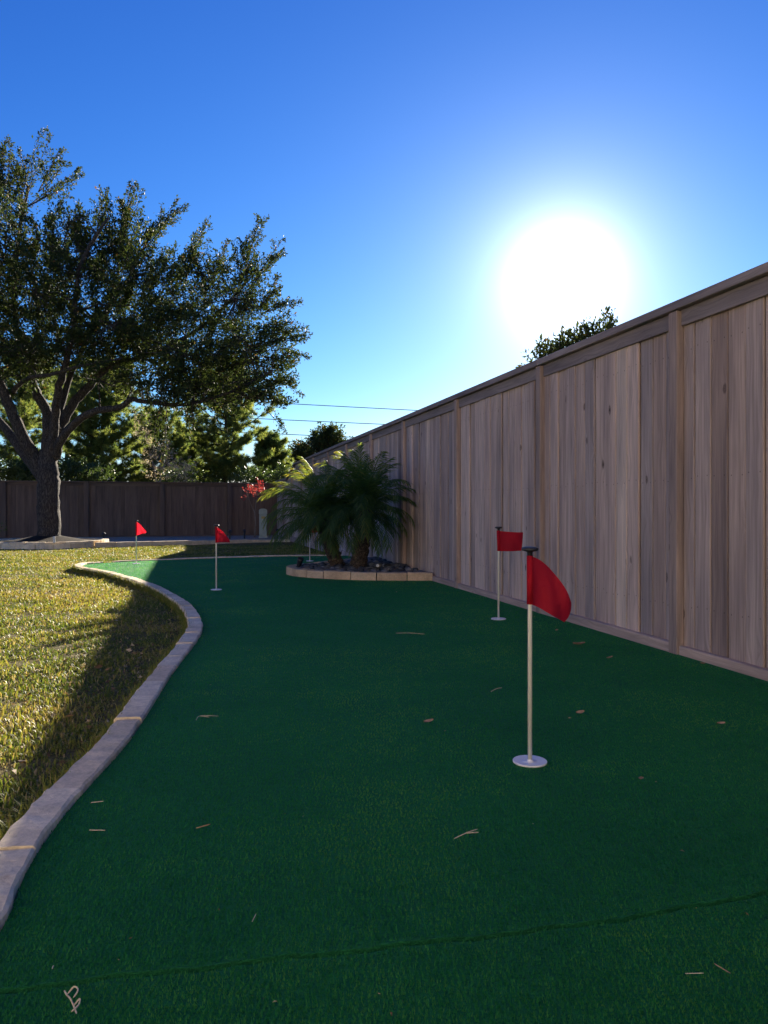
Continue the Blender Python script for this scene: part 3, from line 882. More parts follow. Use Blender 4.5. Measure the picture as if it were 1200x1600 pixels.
# ------------------------------------------------------------------ flagsticks
def cloth(outline, Yd, wave, name, root):
    """cloth patch between four border curves given in photo pixels, at the pole's depth, with folds in depth"""
    def curve(pts, t):
        P = [Vector(p) for p in pts]
        while len(P) > 1: P = [a.lerp(b_, t) for a, b_ in zip(P, P[1:])]
        return P[0]
    top, bot, left, right = outline
    NU, NV = 16, 10
    vs = []
    for j in range(NV + 1):
        v = j / NV
        for i in range(NU + 1):
            u = i / NU
            S = curve(top, u) * (1 - v) + curve(bot, u) * v + curve(left, v) * (1 - u) + curve(right, v) * u
            S -= Vector(top[0]) * (1-u)*(1-v) + Vector(top[-1]) * u*(1-v) + Vector(bot[0]) * (1-u)*v + Vector(bot[-1]) * u*v
            dy = wave[0] * u + wave[1] * math.sin(u * wave[2] + v * wave[3]) * u ** 0.6 + 0.35 * wave[1] * math.sin(u * 13 - v * 4 + 1) * u ** 0.5
            p = at(S.x, S.y, Yd) + Vector((0, dy, 0))
            vs.append(tuple(p - root.location))
    W = NU + 1
    fs = [(j*W+i, (j+1)*W+i, (j+1)*W+i+1, j*W+i+1) for j in range(NV) for i in range(NU)]
    b = MB(); b.add(vs, fs)
    me = b.mesh(name, M['flag'], True)
    return link(name, me, root)

def flagstick(base_px, top_y, flag, label, lean=0.0, wave=(0.03, 0.02, 6, 2)):
    p = ground_at(*base_px)
    root = empty('flagstick', p); tag(root, label, 'golf flag', 'putting green flagsticks')
    h = (base_px[1] - top_y) / F * p.y
    b = MB(); b.lathe([(0.047, 0.001), (0.056, 0.002), (0.0570, 0.007), (0.0555, 0.009), (0.052, 0.0085), (0.030, 0.0055), (0.011, 0.0052), (0.010, 0.011), (0.0085, 0.013)], seg=32)
    b.build('cup', M['cup'], root, smooth=True)
    b = MB(); b.lathe([(0.0075, 0.004), (0.0075, h - 0.03), (0.0068, h - 0.026)], seg=14)
    pole = b.build('pole', M['pole'], root, smooth=True)
    b = MB(); b.lathe([(0.0085, h - 0.035), (0.0095, h - 0.018), (0.011, h - 0.015), (0.027, h - 0.011), (0.0285, h - 0.006), (0.027, h - 0.001), (0.018, h + 0.0015), (0.006, h + 0.002)], seg=20)
    b.build('knob', M['knob'], root, smooth=True)
    if flag:
        cloth(flag, p.y - 0.009, wave, 'flag', root)
        tl, bl = flag[0][0], flag[1][0]
        z1 = at(tl[0], tl[1], p.y).z - p.z; z0 = at(bl[0], bl[1], p.y).z - p.z
        b = MB(); b.lathe([(0.0105, z0), (0.0108, (z0 + z1) / 2), (0.0105, z1 + 0.002)], seg=14)
        b.build('flag_sleeve', M['flag'], root, smooth=True)
    return root
flagstick((828, 1192), 855, [[(825, 869), (846, 870), (868, 888), (886, 918), (898, 944)], [(825, 944), (842, 945), (858, 962), (876, 968), (889, 977)], [(825, 869), (825, 944)], [(898, 944), (900, 962), (889, 977)]],
          'nearest flagstick, its red flag drooping, standing in the white cup in front', wave=(0.055, 0.022, 5.5, 1.6))
flagstick((779, 968), 823, [[(776, 829), (797, 832), (819, 832)], [(777, 861), (797, 862), (816, 861)], [(776, 829), (777, 861)], [(819, 832), (818, 848), (816, 861)]],
          'flagstick close to the side fence with its red flag spread out flat', wave=(0.03, 0.012, 7, 1))
flagstick((338, 922), 820, [[(336, 823), (346, 826), (356, 842)], [(337, 848), (346, 847), (357, 848)], [(336, 823), (337, 848)], [(356, 842), (358, 846), (357, 848)]],
          'flagstick with triangular folded red flag in shade beyond the bend of the edging', wave=(0.05, 0.015, 6, 2))
flagstick((213, 881), 813, [[(212, 815), (218, 818), (226, 829)], [(213, 837), (218, 834), (226, 833)], [(212, 815), (213, 837)], [(226, 829), (227, 831), (226, 833)]],
          'leftmost flagstick, standing on the sunlit far tip of the green before the oak', wave=(0.05, 0.02, 6, 2))
flagstick((484, 877), 808, [[(482, 811), (490, 814), (498, 826)], [(483, 833), (490, 832), (498, 832)], [(482, 811), (483, 833)], [(498, 826), (499, 829), (498, 832)]],
          'flagstick mostly hidden behind the palm fronds, only its white pole showing', wave=(0.05, 0.02, 6, 2))

# ------------------------------------------------------------------ palms
def frond_mesh(seed, elev, length, droop):
    r = random.Random(seed)
    pts = []; p = Vector((0.03, 0, 0)); a = elev; n = 14
    for i in range(n + 1):
        pts.append(p.copy())
        a -= droop / n * (0.4 + 1.2 * i / n)
        p = p + Vector((math.cos(a), 0, math.sin(a))) * (length / n)
    b = MB(); b.tube(pts, [0.010 * (1 - 0.8 * i / n) + 0.001 for i in range(n + 1)], 4)
    tint = [0.45] * len(b.v)
    NL = 34
    for k in range(NL):
        t = 0.10 + 0.90 * k / (NL - 1)
        f = t * n; i = min(n - 1, int(f)); q = pts[i].lerp(pts[i + 1], f - i)
        T_ = (pts[i + 1] - pts[i]).normalized(); S_ = Vector((0, 1, 0)); U_ = T_.cross(S_) * -1
        ll = length * 0.27 * (0.45 + 0.55 * math.sin(math.pi * min(1, t * 0.85 + 0.12))) * r.uniform(0.9, 1.08)
        for sgn in (-1, 1):
            ang = R(62 - 38 * t + r.uniform(-5, 5))
            d = (T_ * math.cos(ang) + S_ * sgn * math.sin(ang) + U_ * r.uniform(0.10, 0.38)).normalized()
            m_ = q + d * ll * 0.5; e = q + d * ll + Vector((0, 0, -ll * r.uniform(0.12, 0.30)))
            wd = T_.cross(d).cross(d).normalized() * 0.0060
            b.add([q - wd * 0.5, q + wd * 0.5, m_ - wd, m_ + wd, e], [(0, 1, 3, 2), (2, 3, 4)])
            tv = min(1, max(0, 0.35 + 0.25 * t + r.uniform(-0.25, 0.3)))
            tint += [tv] * 5
    me = b.mesh('frond', M['frond'])
    at_ = me.attributes.new('tint', 'FLOAT', 'POINT'); at_.data.foreach_set('value', np.array(tint, dtype=np.float32))
    return me
FM = {}
for k, (e, L, dr) in enumerate([(80, 0.88, 0.85), (68, 0.95, 1.15), (54, 1.0, 1.35), (40, 1.0, 1.45), (24, 0.98, 1.5), (6, 0.92, 1.3), (-14, 0.80, 1.0)]):
    FM[k] = [frond_mesh(k * 10 + j, R(e + j * 3), L, dr) for j in range(2)]
def palm(base, top, r0, label, seed, scale=1.0):
    r = random.Random(seed)
    root = empty('palm_tree', base); tag(root, label, 'palm tree')
    base, top = Vector(base), Vector(top)
    b = MB(); pts, rad = [], []
    for i in range(27):
        t = i / 26
        q = (top - base) * t; q.x = (top.x - base.x) * (t ** 0.75)
        pts.append(q); rad.append(r0 * (1.28 - 0.30 * t if t < 0.2 else 1.22 - 0.18 * (t - 0.2)) * (1.07 if i % 2 else 0.92))
    b.tube(pts, rad, 16, jit=0.07, rnd=r)
    b.build('trunk', M['palmbark'], root)
    # cut leaf bases
    for i in range(46):
        t = 0.25 + 0.75 * (i / 45); a = i * 2.4
        q = (top - base) * t; q.x = (top.x - base.x) * (t ** 0.75)
        d = Vector((math.cos(a), math.sin(a), 0))
        bb = MB(); bb.tube([q + d * r0 * 0.9, q + d * r0 * 1.25 + Vector((0, 0, 0.03)), q + d * r0 * 1.34 + Vector((0, 0, 0.065))], [0.018, 0.012, 0.006], 4)
        bb.build('leaf_base', M['palmbark'], root)
    tp = top - base
    counts = {0: 8, 1: 10, 2: 11, 3: 11, 4: 11, 5: 9, 6: 7}
    g = r.uniform(0, 6)
    for k, c in counts.items():
        for i in range(c):
            az = g + i * 2 * math.pi / c + r.uniform(-0.22, 0.22) + k * 0.7
            # keep fronds from running through the fence boards
            d = Vector((math.cos(az), math.sin(az)))
            reach = 0.9 * scale
            tipx = base.x + tp.x + d.x * reach; tipy = base.y + tp.y + d.y * reach
            over = tipx - (fence_x(tipy) - 0.16)
            sc_ = scale * r.uniform(0.9, 1.06)
            if over > 0: sc_ *= max(0.5, 1 - over * 0.75)
            link('frond', r.choice(FM[k]), root, tp + Vector((0, 0, 0.02 * (3 - k))), (r.uniform(-0.15, 0.15), r.uniform(-0.12, 0.12), az), (sc_, sc_, sc_))
    return root
palm((-0.58, 10.08, 0.05), (-0.80, 10.05, 0.72), 0.075, 'palm with the slimmer trunk leaning left, in the pebble bed', 5, 0.86)
palm((-0.34, 9.78, 0.05), (-0.24, 9.82, 0.82), 0.086, 'palm with the thicker upright trunk nearer the side fence', 9, 0.92)

# small spotlight in the bed
def spotlight(p, label, rz, s=1.0):
    root = empty('garden_spotlight', p, rz); tag(root, label, 'garden light')
    b = MB(); b.lathe([(0.010, -0.03), (0.010, 0.05)], seg=8); b.build('stake', M['knob'], root)
    b = MB(); b.lathe([(0.018 * s, 0.0), (0.030 * s, 0.015), (0.036 * s, 0.09), (0.040 * s, 0.12), (0.034 * s, 0.121)], seg=16)
    b.build('lamp_head', M['knob'], root, (0, 0, 0.045), (R(28), 0, 0), smooth=True)
spotlight((-1.08, 9.72, 0.06), 'small black spotlight at the left end of the palm bed', 0.6)

# golf-ball sized white pebble in the bed
v = IV * 0.021 + np.array([0, 0, 0.0])
o = link('golf_ball', np_mesh('golf_ball', v, IF, M['cup'], smooth=True), None, at(590, 886, 9.6)); o.location.z = 0.125
tag(o, 'small white ball lying among the dark pebbles beside the palms', 'ball')

# ------------------------------------------------------------------ rear details
# utility pedestal
pp = Vector(((411 - 600) / F * 22.6, 22.6, -0.04))
root = empty('utility_pedestal', pp, 0.2); tag(root, 'slim grey green utility pedestal standing before the rear fence', 'pedestal')
b = MB(); b.box((-0.11, -0.08, 0.0), (0.11, 0.08, 0.70)); me = b.mesh('body', M['pedestal']); bevel_mesh(me, 0.02, 2); link('body', me, root)
b = MB()
prof = [(-0.118, 0.70), (-0.118, 0.80)] + [(0.118 * -math.cos(a), 0.80 + 0.06 * math.sin(a)) for a in np.linspace(0.2, math.pi - 0.2, 9)] + [(0.118, 0.80), (0.118, 0.70)]
nb = len(prof)
b.add([(x_, -0.086, z_) for x_, z_ in prof] + [(x_, 0.086, z_) for x_, z_ in prof],
      [tuple(range(nb)), tuple(reversed(range(nb, 2 * nb)))] + [(k, (k + 1) % nb + 0, (k + 1) % nb + nb, k + nb)[::-1] for k in range(nb)])
b.build('cap', M['pedestal'], root)
b = MB(); b.box((-0.13, -0.10, -0.04), (0.13, 0.10, 0.04)); b.build('base', M['pedestal'], root)
b = MB(); b.box((-0.05, -0.084, 0.56), (0.05, -0.0795, 0.63)); b.build('warning_plate', m_simple('ochre_label', (0.45, 0.33, 0.10)), root)
# path lights
def path_light(px, Yd, label, h=0.26):
    p = Vector(((px - 600) / F * Yd, Yd, -0.05))
    root = empty('path_light', p); tag(root, label, 'garden light', 'stake lights in the gravel strip')
    b = MB(); b.lathe([(0.022, -0.03), (0.022, h - 0.06)], seg=8); b.build('stake', M['knob'], root)
    b = MB(); b.lathe([(0.03, h - 0.07), (0.04, h - 0.02), (0.055, h - 0.015), (0.02, h + 0.02)], seg=12); b.build('lamp_head', M['knob'], root)
path_light(162, 19.2, 'dark stake light in the gravel just right of the oak ring')
path_light(359, 21.6, 'dark stake light in the gravel right of the middle flag')
path_light(382, 22.0, 'dark stake light in the gravel left of the utility pedestal')
path_light(433, 22.2, 'dark stake light in the gravel right of the utility pedestal')
# riser pipe by the oak ring
p = at(85, 846, 16.9)
root = empty('riser_pipe', (p.x, p.y, 0.083)); tag(root, 'short white pipe standing on the stone ring before the oak trunk', 'pipe')
b = MB(); b.lathe([(0.022, 0.0), (0.022, 0.10), (0.027, 0.102), (0.027, 0.125), (0.018, 0.130)], seg=12); b.build('pipe', M['pvc'], root, rot=(0, R(-4), 0))

# ------------------------------------------------------------------ foliage builders
def leaf_cloud(pos, dirs, length, width, tint, rng_, fold=0.25):
    """each leaf a folded lozenge of two triangles"""
    n = len(pos)
    d = dirs / np.maximum(1e-6, np.linalg.norm(dirs, axis=1))[:, None]
    r = rng_.normal(size=(n, 3)); s_ = np.cross(d, r); s_ /= np.maximum(1e-6, np.linalg.norm(s_, axis=1))[:, None]
    u = np.cross(s_, d)
    l = length[:, None]; w = width[:, None]
    V = np.stack([pos, pos + d * l * 0.5 + s_ * w * 0.5 + u * w * fold, pos + d * l, pos + d * l * 0.5 - s_ * w * 0.5 + u * w * fold], 1).reshape(-1, 3)
    T = (np.arange(n) * 4)[:, None, None] + np.array([[0, 1, 2], [0, 2, 3]])[None]
    return V, T.reshape(-1, 3), np.repeat(tint, 4)

def spray_leaves(base, direc, length, nl, rng_, spread, lsize, tmean):
    """leaves along a twig"""
    t = rng_.random(nl) ** 0.8
    p = base[None] + direc[None] * (t * length)[:, None] + rng_.normal(size=(nl, 3)) * (spread * (1.05 - 0.75 * t))[:, None]
    dd = direc[None] * 0.7 + rng_.normal(size=(nl, 3)) * 0.7
    return p, dd, lsize * rng_.uniform(0.55, 1.45, nl), np.clip(tmean + rng_.normal(size=nl) * 0.22, 0, 1)

# ------------------------------------------------------------------ the oak
ro = np.random.default_rng(4); rr = random.Random(4)
ob = Vector((OX, OY, 0.0))
oak = empty('oak_tree', (OX, OY, 0.05))
tag(oak, 'large evergreen oak with forked trunk and broad dark crown at the left', 'tree')
def limb_pts(px):
    pts = [at(x, y, OY + dy) - Vector((OX, OY, 0.05)) for x, y, dy in px]
    out = []
    for i in range(len(pts) - 1):
        p0 = pts[max(0, i - 1)]; p1 = pts[i]; p2 = pts[i + 1]; p3 = pts[min(len(pts) - 1, i + 2)]
        for k in range(5):
            t = k / 5
            out.append(0.5 * ((2*p1) + (p2-p0)*t + (2*p0-5*p1+4*p2-p3)*t*t + (3*p1-p0-3*p2+p3)*t**3) + Vector((rr.gauss(0, .012), rr.gauss(0, .012), 0)))
    out.append(pts[-1]); return out
b = MB()
tp = limb_pts([(77, 856, 0), (77, 835, 0), (76, 800, 0), (76, 760, 0), (74, 728, 0), (76, 700, 0)])
tr_ = [0.42, 0.37, 0.32, 0.285, 0.27] + [0.255] * 6 + [0.245] * 8 + [0.24, 0.235, 0.23, 0.22, 0.21, 0.2, 0.19]
b.tube(tp, tr_[:len(tp)], 20, jit=0.05, rnd=rr)
b.build('trunk', M['bark'], oak, smooth=True)
LIMBS = [
    ([(70, 742, 0), (52, 712, -.1), (33, 678, -.3), (12, 628, -.5), (-15, 570, -.8), (-60, 500, -1.2), (-120, 430, -1.6)], 0.19, 0.06),
    ([(66, 745, 0), (40, 712, .3), (5, 665, .7), (-40, 620, 1.2), (-110, 560, 1.8), (-190, 500, 2.2)], 0.15, 0.05),
    ([(73, 725, 0), (75, 690, .1), (74, 648, .3), (56, 612, .5), (42, 580, .7), (30, 540, .9), (22, 470, 1.1), (28, 380, 1.2), (45, 290, 1.2)], 0.17, 0.035),
    ([(79, 715, 0), (84, 665, -.2), (91, 612, -.5), (104, 562, -.7), (116, 500, -.9), (124, 420, -1.1), (170, 340, -1.2)], 0.13, 0.03),
    ([(84, 715, 0), (92, 672, .2), (113, 632, .3), (140, 602, .4), (168, 576, .5), (212, 562, .6), (265, 540, .7), (330, 500, .9), (385, 440, 1.0)], 0.15, 0.03),
    ([(85, 715, 0), (98, 684, -.3), (122, 657, -.5), (150, 642, -.7), (184, 637, -.9), (206, 624, -1.0), (222, 627, -1.1), (290, 632, -1.3), (360, 612, -1.5), (425, 580, -1.6)], 0.115, 0.025),
    ([(88, 672, .0), (102, 612, .5), (140, 525, 1.0), (195, 445, 1.3), (235, 365, 1.5)], 0.10, 0.025),
    ([(20, 612, -.4), (42, 592, -.8), (86, 584, -1.2), (125, 572, -1.6), (190, 560, -2.0)], 0.06, 0.02),
]
nodes = []
for px, r0, r1 in LIMBS:
    pts = limb_pts(px); n = len(pts)
    rad = [r0 + (r1 - r0) * (i / (n - 1)) ** 0.8 for i in range(n)]
    b = MB(); b.tube(pts, rad, 12, jit=0.05, rnd=rr); b.build('limb', M['bark'], oak, smooth=True)
    nodes += [(p, r) for p, r in list(zip(pts, rad))[n // 3:]]
NP = np.array([p[:] for p, _ in nodes])
# crown masses: pixel centre, pixel radii, depth offset and radius, sprays, leaf count per spray
CL = [
    (5, 290, 45, 45, 1.0, 1.2, 40, 46), (-40, 330, 90, 80, 0.5, 2.0, 90, 70),
    (25, 400, 100, 70, 0.3, 2.2, 150, 80), (20, 490, 90, 70, 0.2, 2.4, 150, 85), (130, 385, 60, 55, -0.3, 1.8, 90, 66), (190, 375, 52, 40, 0.5, 1.4, 56, 52),
    (130, 470, 90, 70, 0.0, 2.4, 150, 85), (225, 430, 75, 60, 0.4, 2.0, 110, 72), (210, 520, 100, 55, 0.0, 2.4, 150, 85), (300, 480, 75, 65, 0.5, 2.0, 105, 66),
    (325, 428, 42, 38, 0.8, 1.3, 42, 46), (390, 432, 32, 42, 0.9, 0.9, 36, 40),
    (380, 480, 65, 55, 0.3, 1.6, 84, 52), (310, 560, 95, 52, -0.5, 2.2, 160, 85), (400, 560, 62, 55, -0.8, 1.6, 100, 58), (435, 528, 34, 30, -0.3, .8, 26, 36), (255, 610, 60, 32, -1.2, 1.3, 62, 60), (340, 612, 80, 26, -1.2, 1.3, 66, 60), (410, 612, 40, 22, -1.4, .8, 24, 44),
    (100, 545, 110, 34, -0.5, 2.4, 110, 70), (25, 560, 60, 40, -0.5, 2.0, 56, 66), (175, 590, 45, 24, -1.0, 1.6, 30, 54),
    (-140, 420, 130, 110, -0.5, 2.6, 150, 80), (-200, 530, 120, 90, 0.5, 2.6, 120, 80), (-90, 570, 90, 50, 0, 2.0, 60, 70),
]
crown_c = np.array(at(90, 560, OY)[:]) - np.array([OX, OY, 0.05])
LP, LD, LL, LT = [], [], [], []
tw = MB(); br = MB()
for (cx, cy, rx, ry, dy, rd, ns, nl) in CL:
    c = np.array((at(cx, cy, OY + dy))[:]) - np.array([OX, OY, 0.05]); sx_, sz_ = rx / F * OY, ry / F * OY
    # boughs from the nearest limb into the mass
    tg = []
    for k in range(max(2, ns // 14)):
        v = ro.normal(size=3); v /= np.linalg.norm(v); v *= ro.random() ** 0.5 * 0.75
        tpt = c + v * np.array([sx_, rd, sz_])
        dist = np.linalg.norm(NP - tpt, axis=1) + 0.6 * np.maximum(0, NP[:, 2] - tpt[2])
        i = int(np.argmin(dist)); a0 = NP[i]; L = np.linalg.norm(tpt - a0)
        r0 = min(nodes[i][1] * 0.6, 0.012 + 0.016 * L)
        pts = []
        for q in range(6):
            t = q / 5
            pts.append(Vector(a0 * (1 - t) + tpt * t) + Vector((0, 0, 0.14 * L * math.sin(math.pi * t) * (0.4 if q else 0))) + Vector([rr.gauss(0, 0.03 * L * t * (1 - t) * 3) for _ in range(3)]))
        br.tube(pts, [r0 * (1 - 0.8 * q / 5) for q in range(6)], 5)
        tg.append(tpt)
    for k in range(ns):
        v = ro.normal(size=3); v /= np.linalg.norm(v); v *= ro.random() ** 0.42
        p = c + v * np.array([sx_, rd, sz_])
        out_d = (p - crown_c); out_d /= np.linalg.norm(out_d)
        d = out_d * 0.75 + v * 0.5 + np.array([0, 0, 0.35]) + ro.normal(size=3) * 0.33; d /= np.linalg.norm(d)
        L = ro.uniform(0.32, 0.75)
        p0 = p - d * L * 0.5
        a, dd, ll, tt = spray_leaves(p0, d, L, int(nl * (0.78 if cx > 240 else 0.95) * ro.uniform(0.6, 1.3)), ro, 0.085, 0.072, 0.42)
        LP.append(a); LD.append(dd); LL.append(ll); LT.append(tt)
        q0 = Vector(p0); q1 = Vector(p0 + d * L * 0.55 + ro.normal(size=3) * 0.03); q2 = Vector(p0 + d * L * 1.02)
        near = min(tg, key=lambda t_: np.linalg.norm(t_ - p0))
        if np.linalg.norm(near - p0) < 1.1: tw.tube([Vector(near), q0], [0.010, 0.007], 3, cap=False)
        tw.tube([q0, q1, q2], [0.007, 0.005, 0.002], 3, cap=False)
# long shoots that break the outline
SH = [(28, 340, 62, 210, 1.0), (40, 325, 122, 268, .6), (60, 300, 95, 232, .8), (0, 310, 8, 222, .5), (-30, 300, -35, 215, .5), (45, 300, 30, 240, 1.2), (75, 360, 95, 322, .2), (150, 375, 166, 298, .3), (185, 375, 212, 288, .6), (195, 370, 190, 315, .0),
      (220, 385, 274, 318, .7), (225, 390, 250, 345, .2), (290, 440, 322, 350, .7), (310, 440, 298, 385, .4), (330, 440, 354, 380, .9), (375, 445, 404, 340, 1.0), (395, 440, 438, 376, .9), (385, 430, 385, 375, .6), (405, 480, 434, 432, .5), (410, 490, 458, 468, .3),
      (415, 535, 476, 522, -.3), (405, 520, 456, 503, -.1), (405, 565, 460, 554, -.6), (400, 590, 456, 598, -1.0), (400, 610, 444, 630, -1.3), (260, 625, 240, 655, -1.3), (300, 620, 300, 655, -1.4), (130, 400, 122, 345, -.2), (100, 380, 110, 330, .1)]
for (xa, ya, xb, yb, dy) in SH:
    for rep_ in range(3):
        o3 = np.array([OX, OY, 0.05]); j = ro.normal(size=2) * 9
        a0 = np.array(at(xa, ya, OY + dy)[:]) - o3; a1 = np.array(at(xb + j[0] * rep_ * .8, yb + abs(j[1]) * rep_ * 1.4, OY + dy + ro.normal() * .25)[:]) - o3
        d = a1 - a0; L = np.linalg.norm(d); d /= L
        tw.tube([Vector(a0), Vector(a0 + d * L * .5 + ro.normal(size=3) * .04), Vector(a1)], [0.014, 0.009, 0.003], 4, cap=False)
        for k in range(5):
            t = 0.25 + 0.17 * k; d2 = d + ro.normal(size=3) * 0.55; d2 /= np.linalg.norm(d2); L2 = L * (0.42 - 0.28 * t) * ro.uniform(.7, 1.2)
            q0 = a0 + d * L * t
            tw.tube([Vector(q0), Vector(q0 + d2 * L2)], [0.006, 0.002], 3, cap=False)
            a, dd, ll, tt = spray_leaves(q0, d2, L2, int(20 + 40 * L2), ro, 0.055, 0.066, 0.5)
            LP.append(a); LD.append(dd); LL.append(ll); LT.append(tt)
        a, dd, ll, tt = spray_leaves(a0 + d * L * .3, d, L * .72, int(46 * L), ro, 0.05, 0.066, 0.5)
        LP.append(a); LD.append(dd); LL.append(ll); LT.append(tt)
br.build('bough', M['bark'], oak)['kind'] = 'stuff'
tw.build('twigs', M['bark'], oak)['kind'] = 'stuff'
LP = np.vstack(LP); LD = np.vstack(LD); LL = np.concatenate(LL); LT = np.concatenate(LT)
V, T, C = leaf_cloud(LP, LD, LL, LL * 0.48, LT, ro)
link('crown', np_mesh('crown', V, T, M['oakleaf'], C), oak)['kind'] = 'stuff'

# ------------------------------------------------------------------ pines behind the rear fence
def pine(px, Yd, top_y, half_px, low_y, label, seed, nb=40, tuft=26, nlen=0.20):
    r = random.Random(seed); g = np.random.default_rng(seed)
    x0 = (px - 600) / F * Yd; zb = -0.15
    h = EYE + (793 - top_y) / F * Yd - zb; zl = EYE + (793 - low_y) / F * Yd - zb
    RW = half_px / F * Yd
    root = empty('pine_tree', (x0, Yd, zb)); tag(root, label, 'tree', 'pines beyond the rear fence')
    b = MB(); pts = [Vector((0.05 * math.sin(k), 0.05 * math.cos(1.3 * k), h * k / 10)) for k in range(11)]
    b.tube(pts, [0.15 * (1 - 0.9 * k / 10) + 0.008 for k in range(11)], 9); b.build('trunk', M['pbark'], root, smooth=True)
    br_ = MB(); P_, D_, W_ = [], [], []
    for k in range(nb):
        t = k / (nb - 1); z = zl + (h - zl) * t
        az = k * 2.4 + r.uniform(-0.4, 0.4)
        L = RW * (0.35 + 0.75 * math.sin(math.pi * (0.22 + 0.72 * (1 - t)) ** 0.9)) * r.uniform(0.65, 1.08) * (1 - 0.65 * t ** 3)
        el = R(-8 + 55 * t + r.uniform(-8, 8))
        q = Vector((0, 0, z)); pp_ = [q.copy()]
        for s_ in range(6):
            e2 = el + 0.10 * s_
            q = q + Vector((math.cos(az) * math.cos(e2), math.sin(az) * math.cos(e2), math.sin(e2))) * (L / 6)
            az += r.uniform(-0.12, 0.12); pp_.append(q.copy())
        br_.tube(pp_, [0.035 * (1 - 0.85 * i / 6) * (1.2 - 0.7 * t) + 0.004 for i in range(7)], 5)
        for i in range(1, 7):
            for m_ in range(5):
                d = Vector((math.cos(az + r.uniform(-1.5, 1.5)), math.sin(az + r.uniform(-1.5, 1.5)), r.uniform(0.0, 0.9))).normalized()
                l2 = r.uniform(0.12, 0.42) * (0.7 + L / 4)
                e = pp_[i] + d * l2
                br_.tube([pp_[i], pp_[i].lerp(e, 0.5) + Vector((0, 0, -0.02)), e], [0.010, 0.007, 0.004], 3, cap=False)
                for w_ in range(3):
                    P_.append((pp_[i].lerp(e, 0.45 + 0.275 * w_))[:]); D_.append((d + Vector((0, 0, 0.35)))[:]); W_.append(t)
    br_.build('branches', M['pbark'], root)['kind'] = 'stuff'
    P_ = np.array(P_); D_ = np.array(D_); nt_ = len(P_)
    pos = np.repeat(P_, tuft, 0); dd = np.repeat(D_ / np.linalg.norm(D_, axis=1)[:, None], tuft, 0)
    rd_ = g.normal(size=pos.shape); rd_ /= np.linalg.norm(rd_, axis=1)[:, None]
    d = dd * 0.55 + rd_; d /= np.linalg.norm(d, axis=1)[:, None]
    n = len(pos); ln = nlen * g.uniform(0.7, 1.2, n)
    sd_ = np.cross(d, g.normal(size=(n, 3))); sd_ /= np.linalg.norm(sd_, axis=1)[:, None]
    wd = 0.0115
    V = np.stack([pos - sd_ * wd, pos + sd_ * wd, pos + d * ln[:, None]], 1).reshape(-1, 3)
    tint = np.clip(np.repeat(g.uniform(0.15, 0.85, nt_), tuft) + g.normal(size=n) * 0.15, 0, 1)
    link('crown', np_mesh('crown', V, np.arange(n * 3).reshape(-1, 3), M['needle'], np.repeat(tint, 3)), root)['kind'] = 'stuff'
pine(352, 33.0, 598, 92, 748, 'open pine with visible dark branches right of the oak crown', 31, 46)
pine(160, 32.0, 590, 92, 760, 'bushy pine just right of the oak trunk behind the rear fence', 32, 50)
pine(240, 37.0, 662, 66, 770, 'lower pine between the oak trunk and the open pine', 33, 40)
pine(35, 34.0, 560, 85, 760, 'pine showing through the left limbs of the oak', 34, 46)
pine(-70, 32.0, 540, 100, 760, 'pine at the left edge of the view behind the oak', 35, 44)
pine(105, 42.0, 600, 80, 770, 'farther pine behind the oak trunk', 36, 40)
pine(422, 36.0, 690, 34, 775, 'small pine at the corner where the two fences meet', 37, 36)
pine(300, 40.0, 690, 60, 775, 'low pine behind the left side of the open pine', 38, 36)

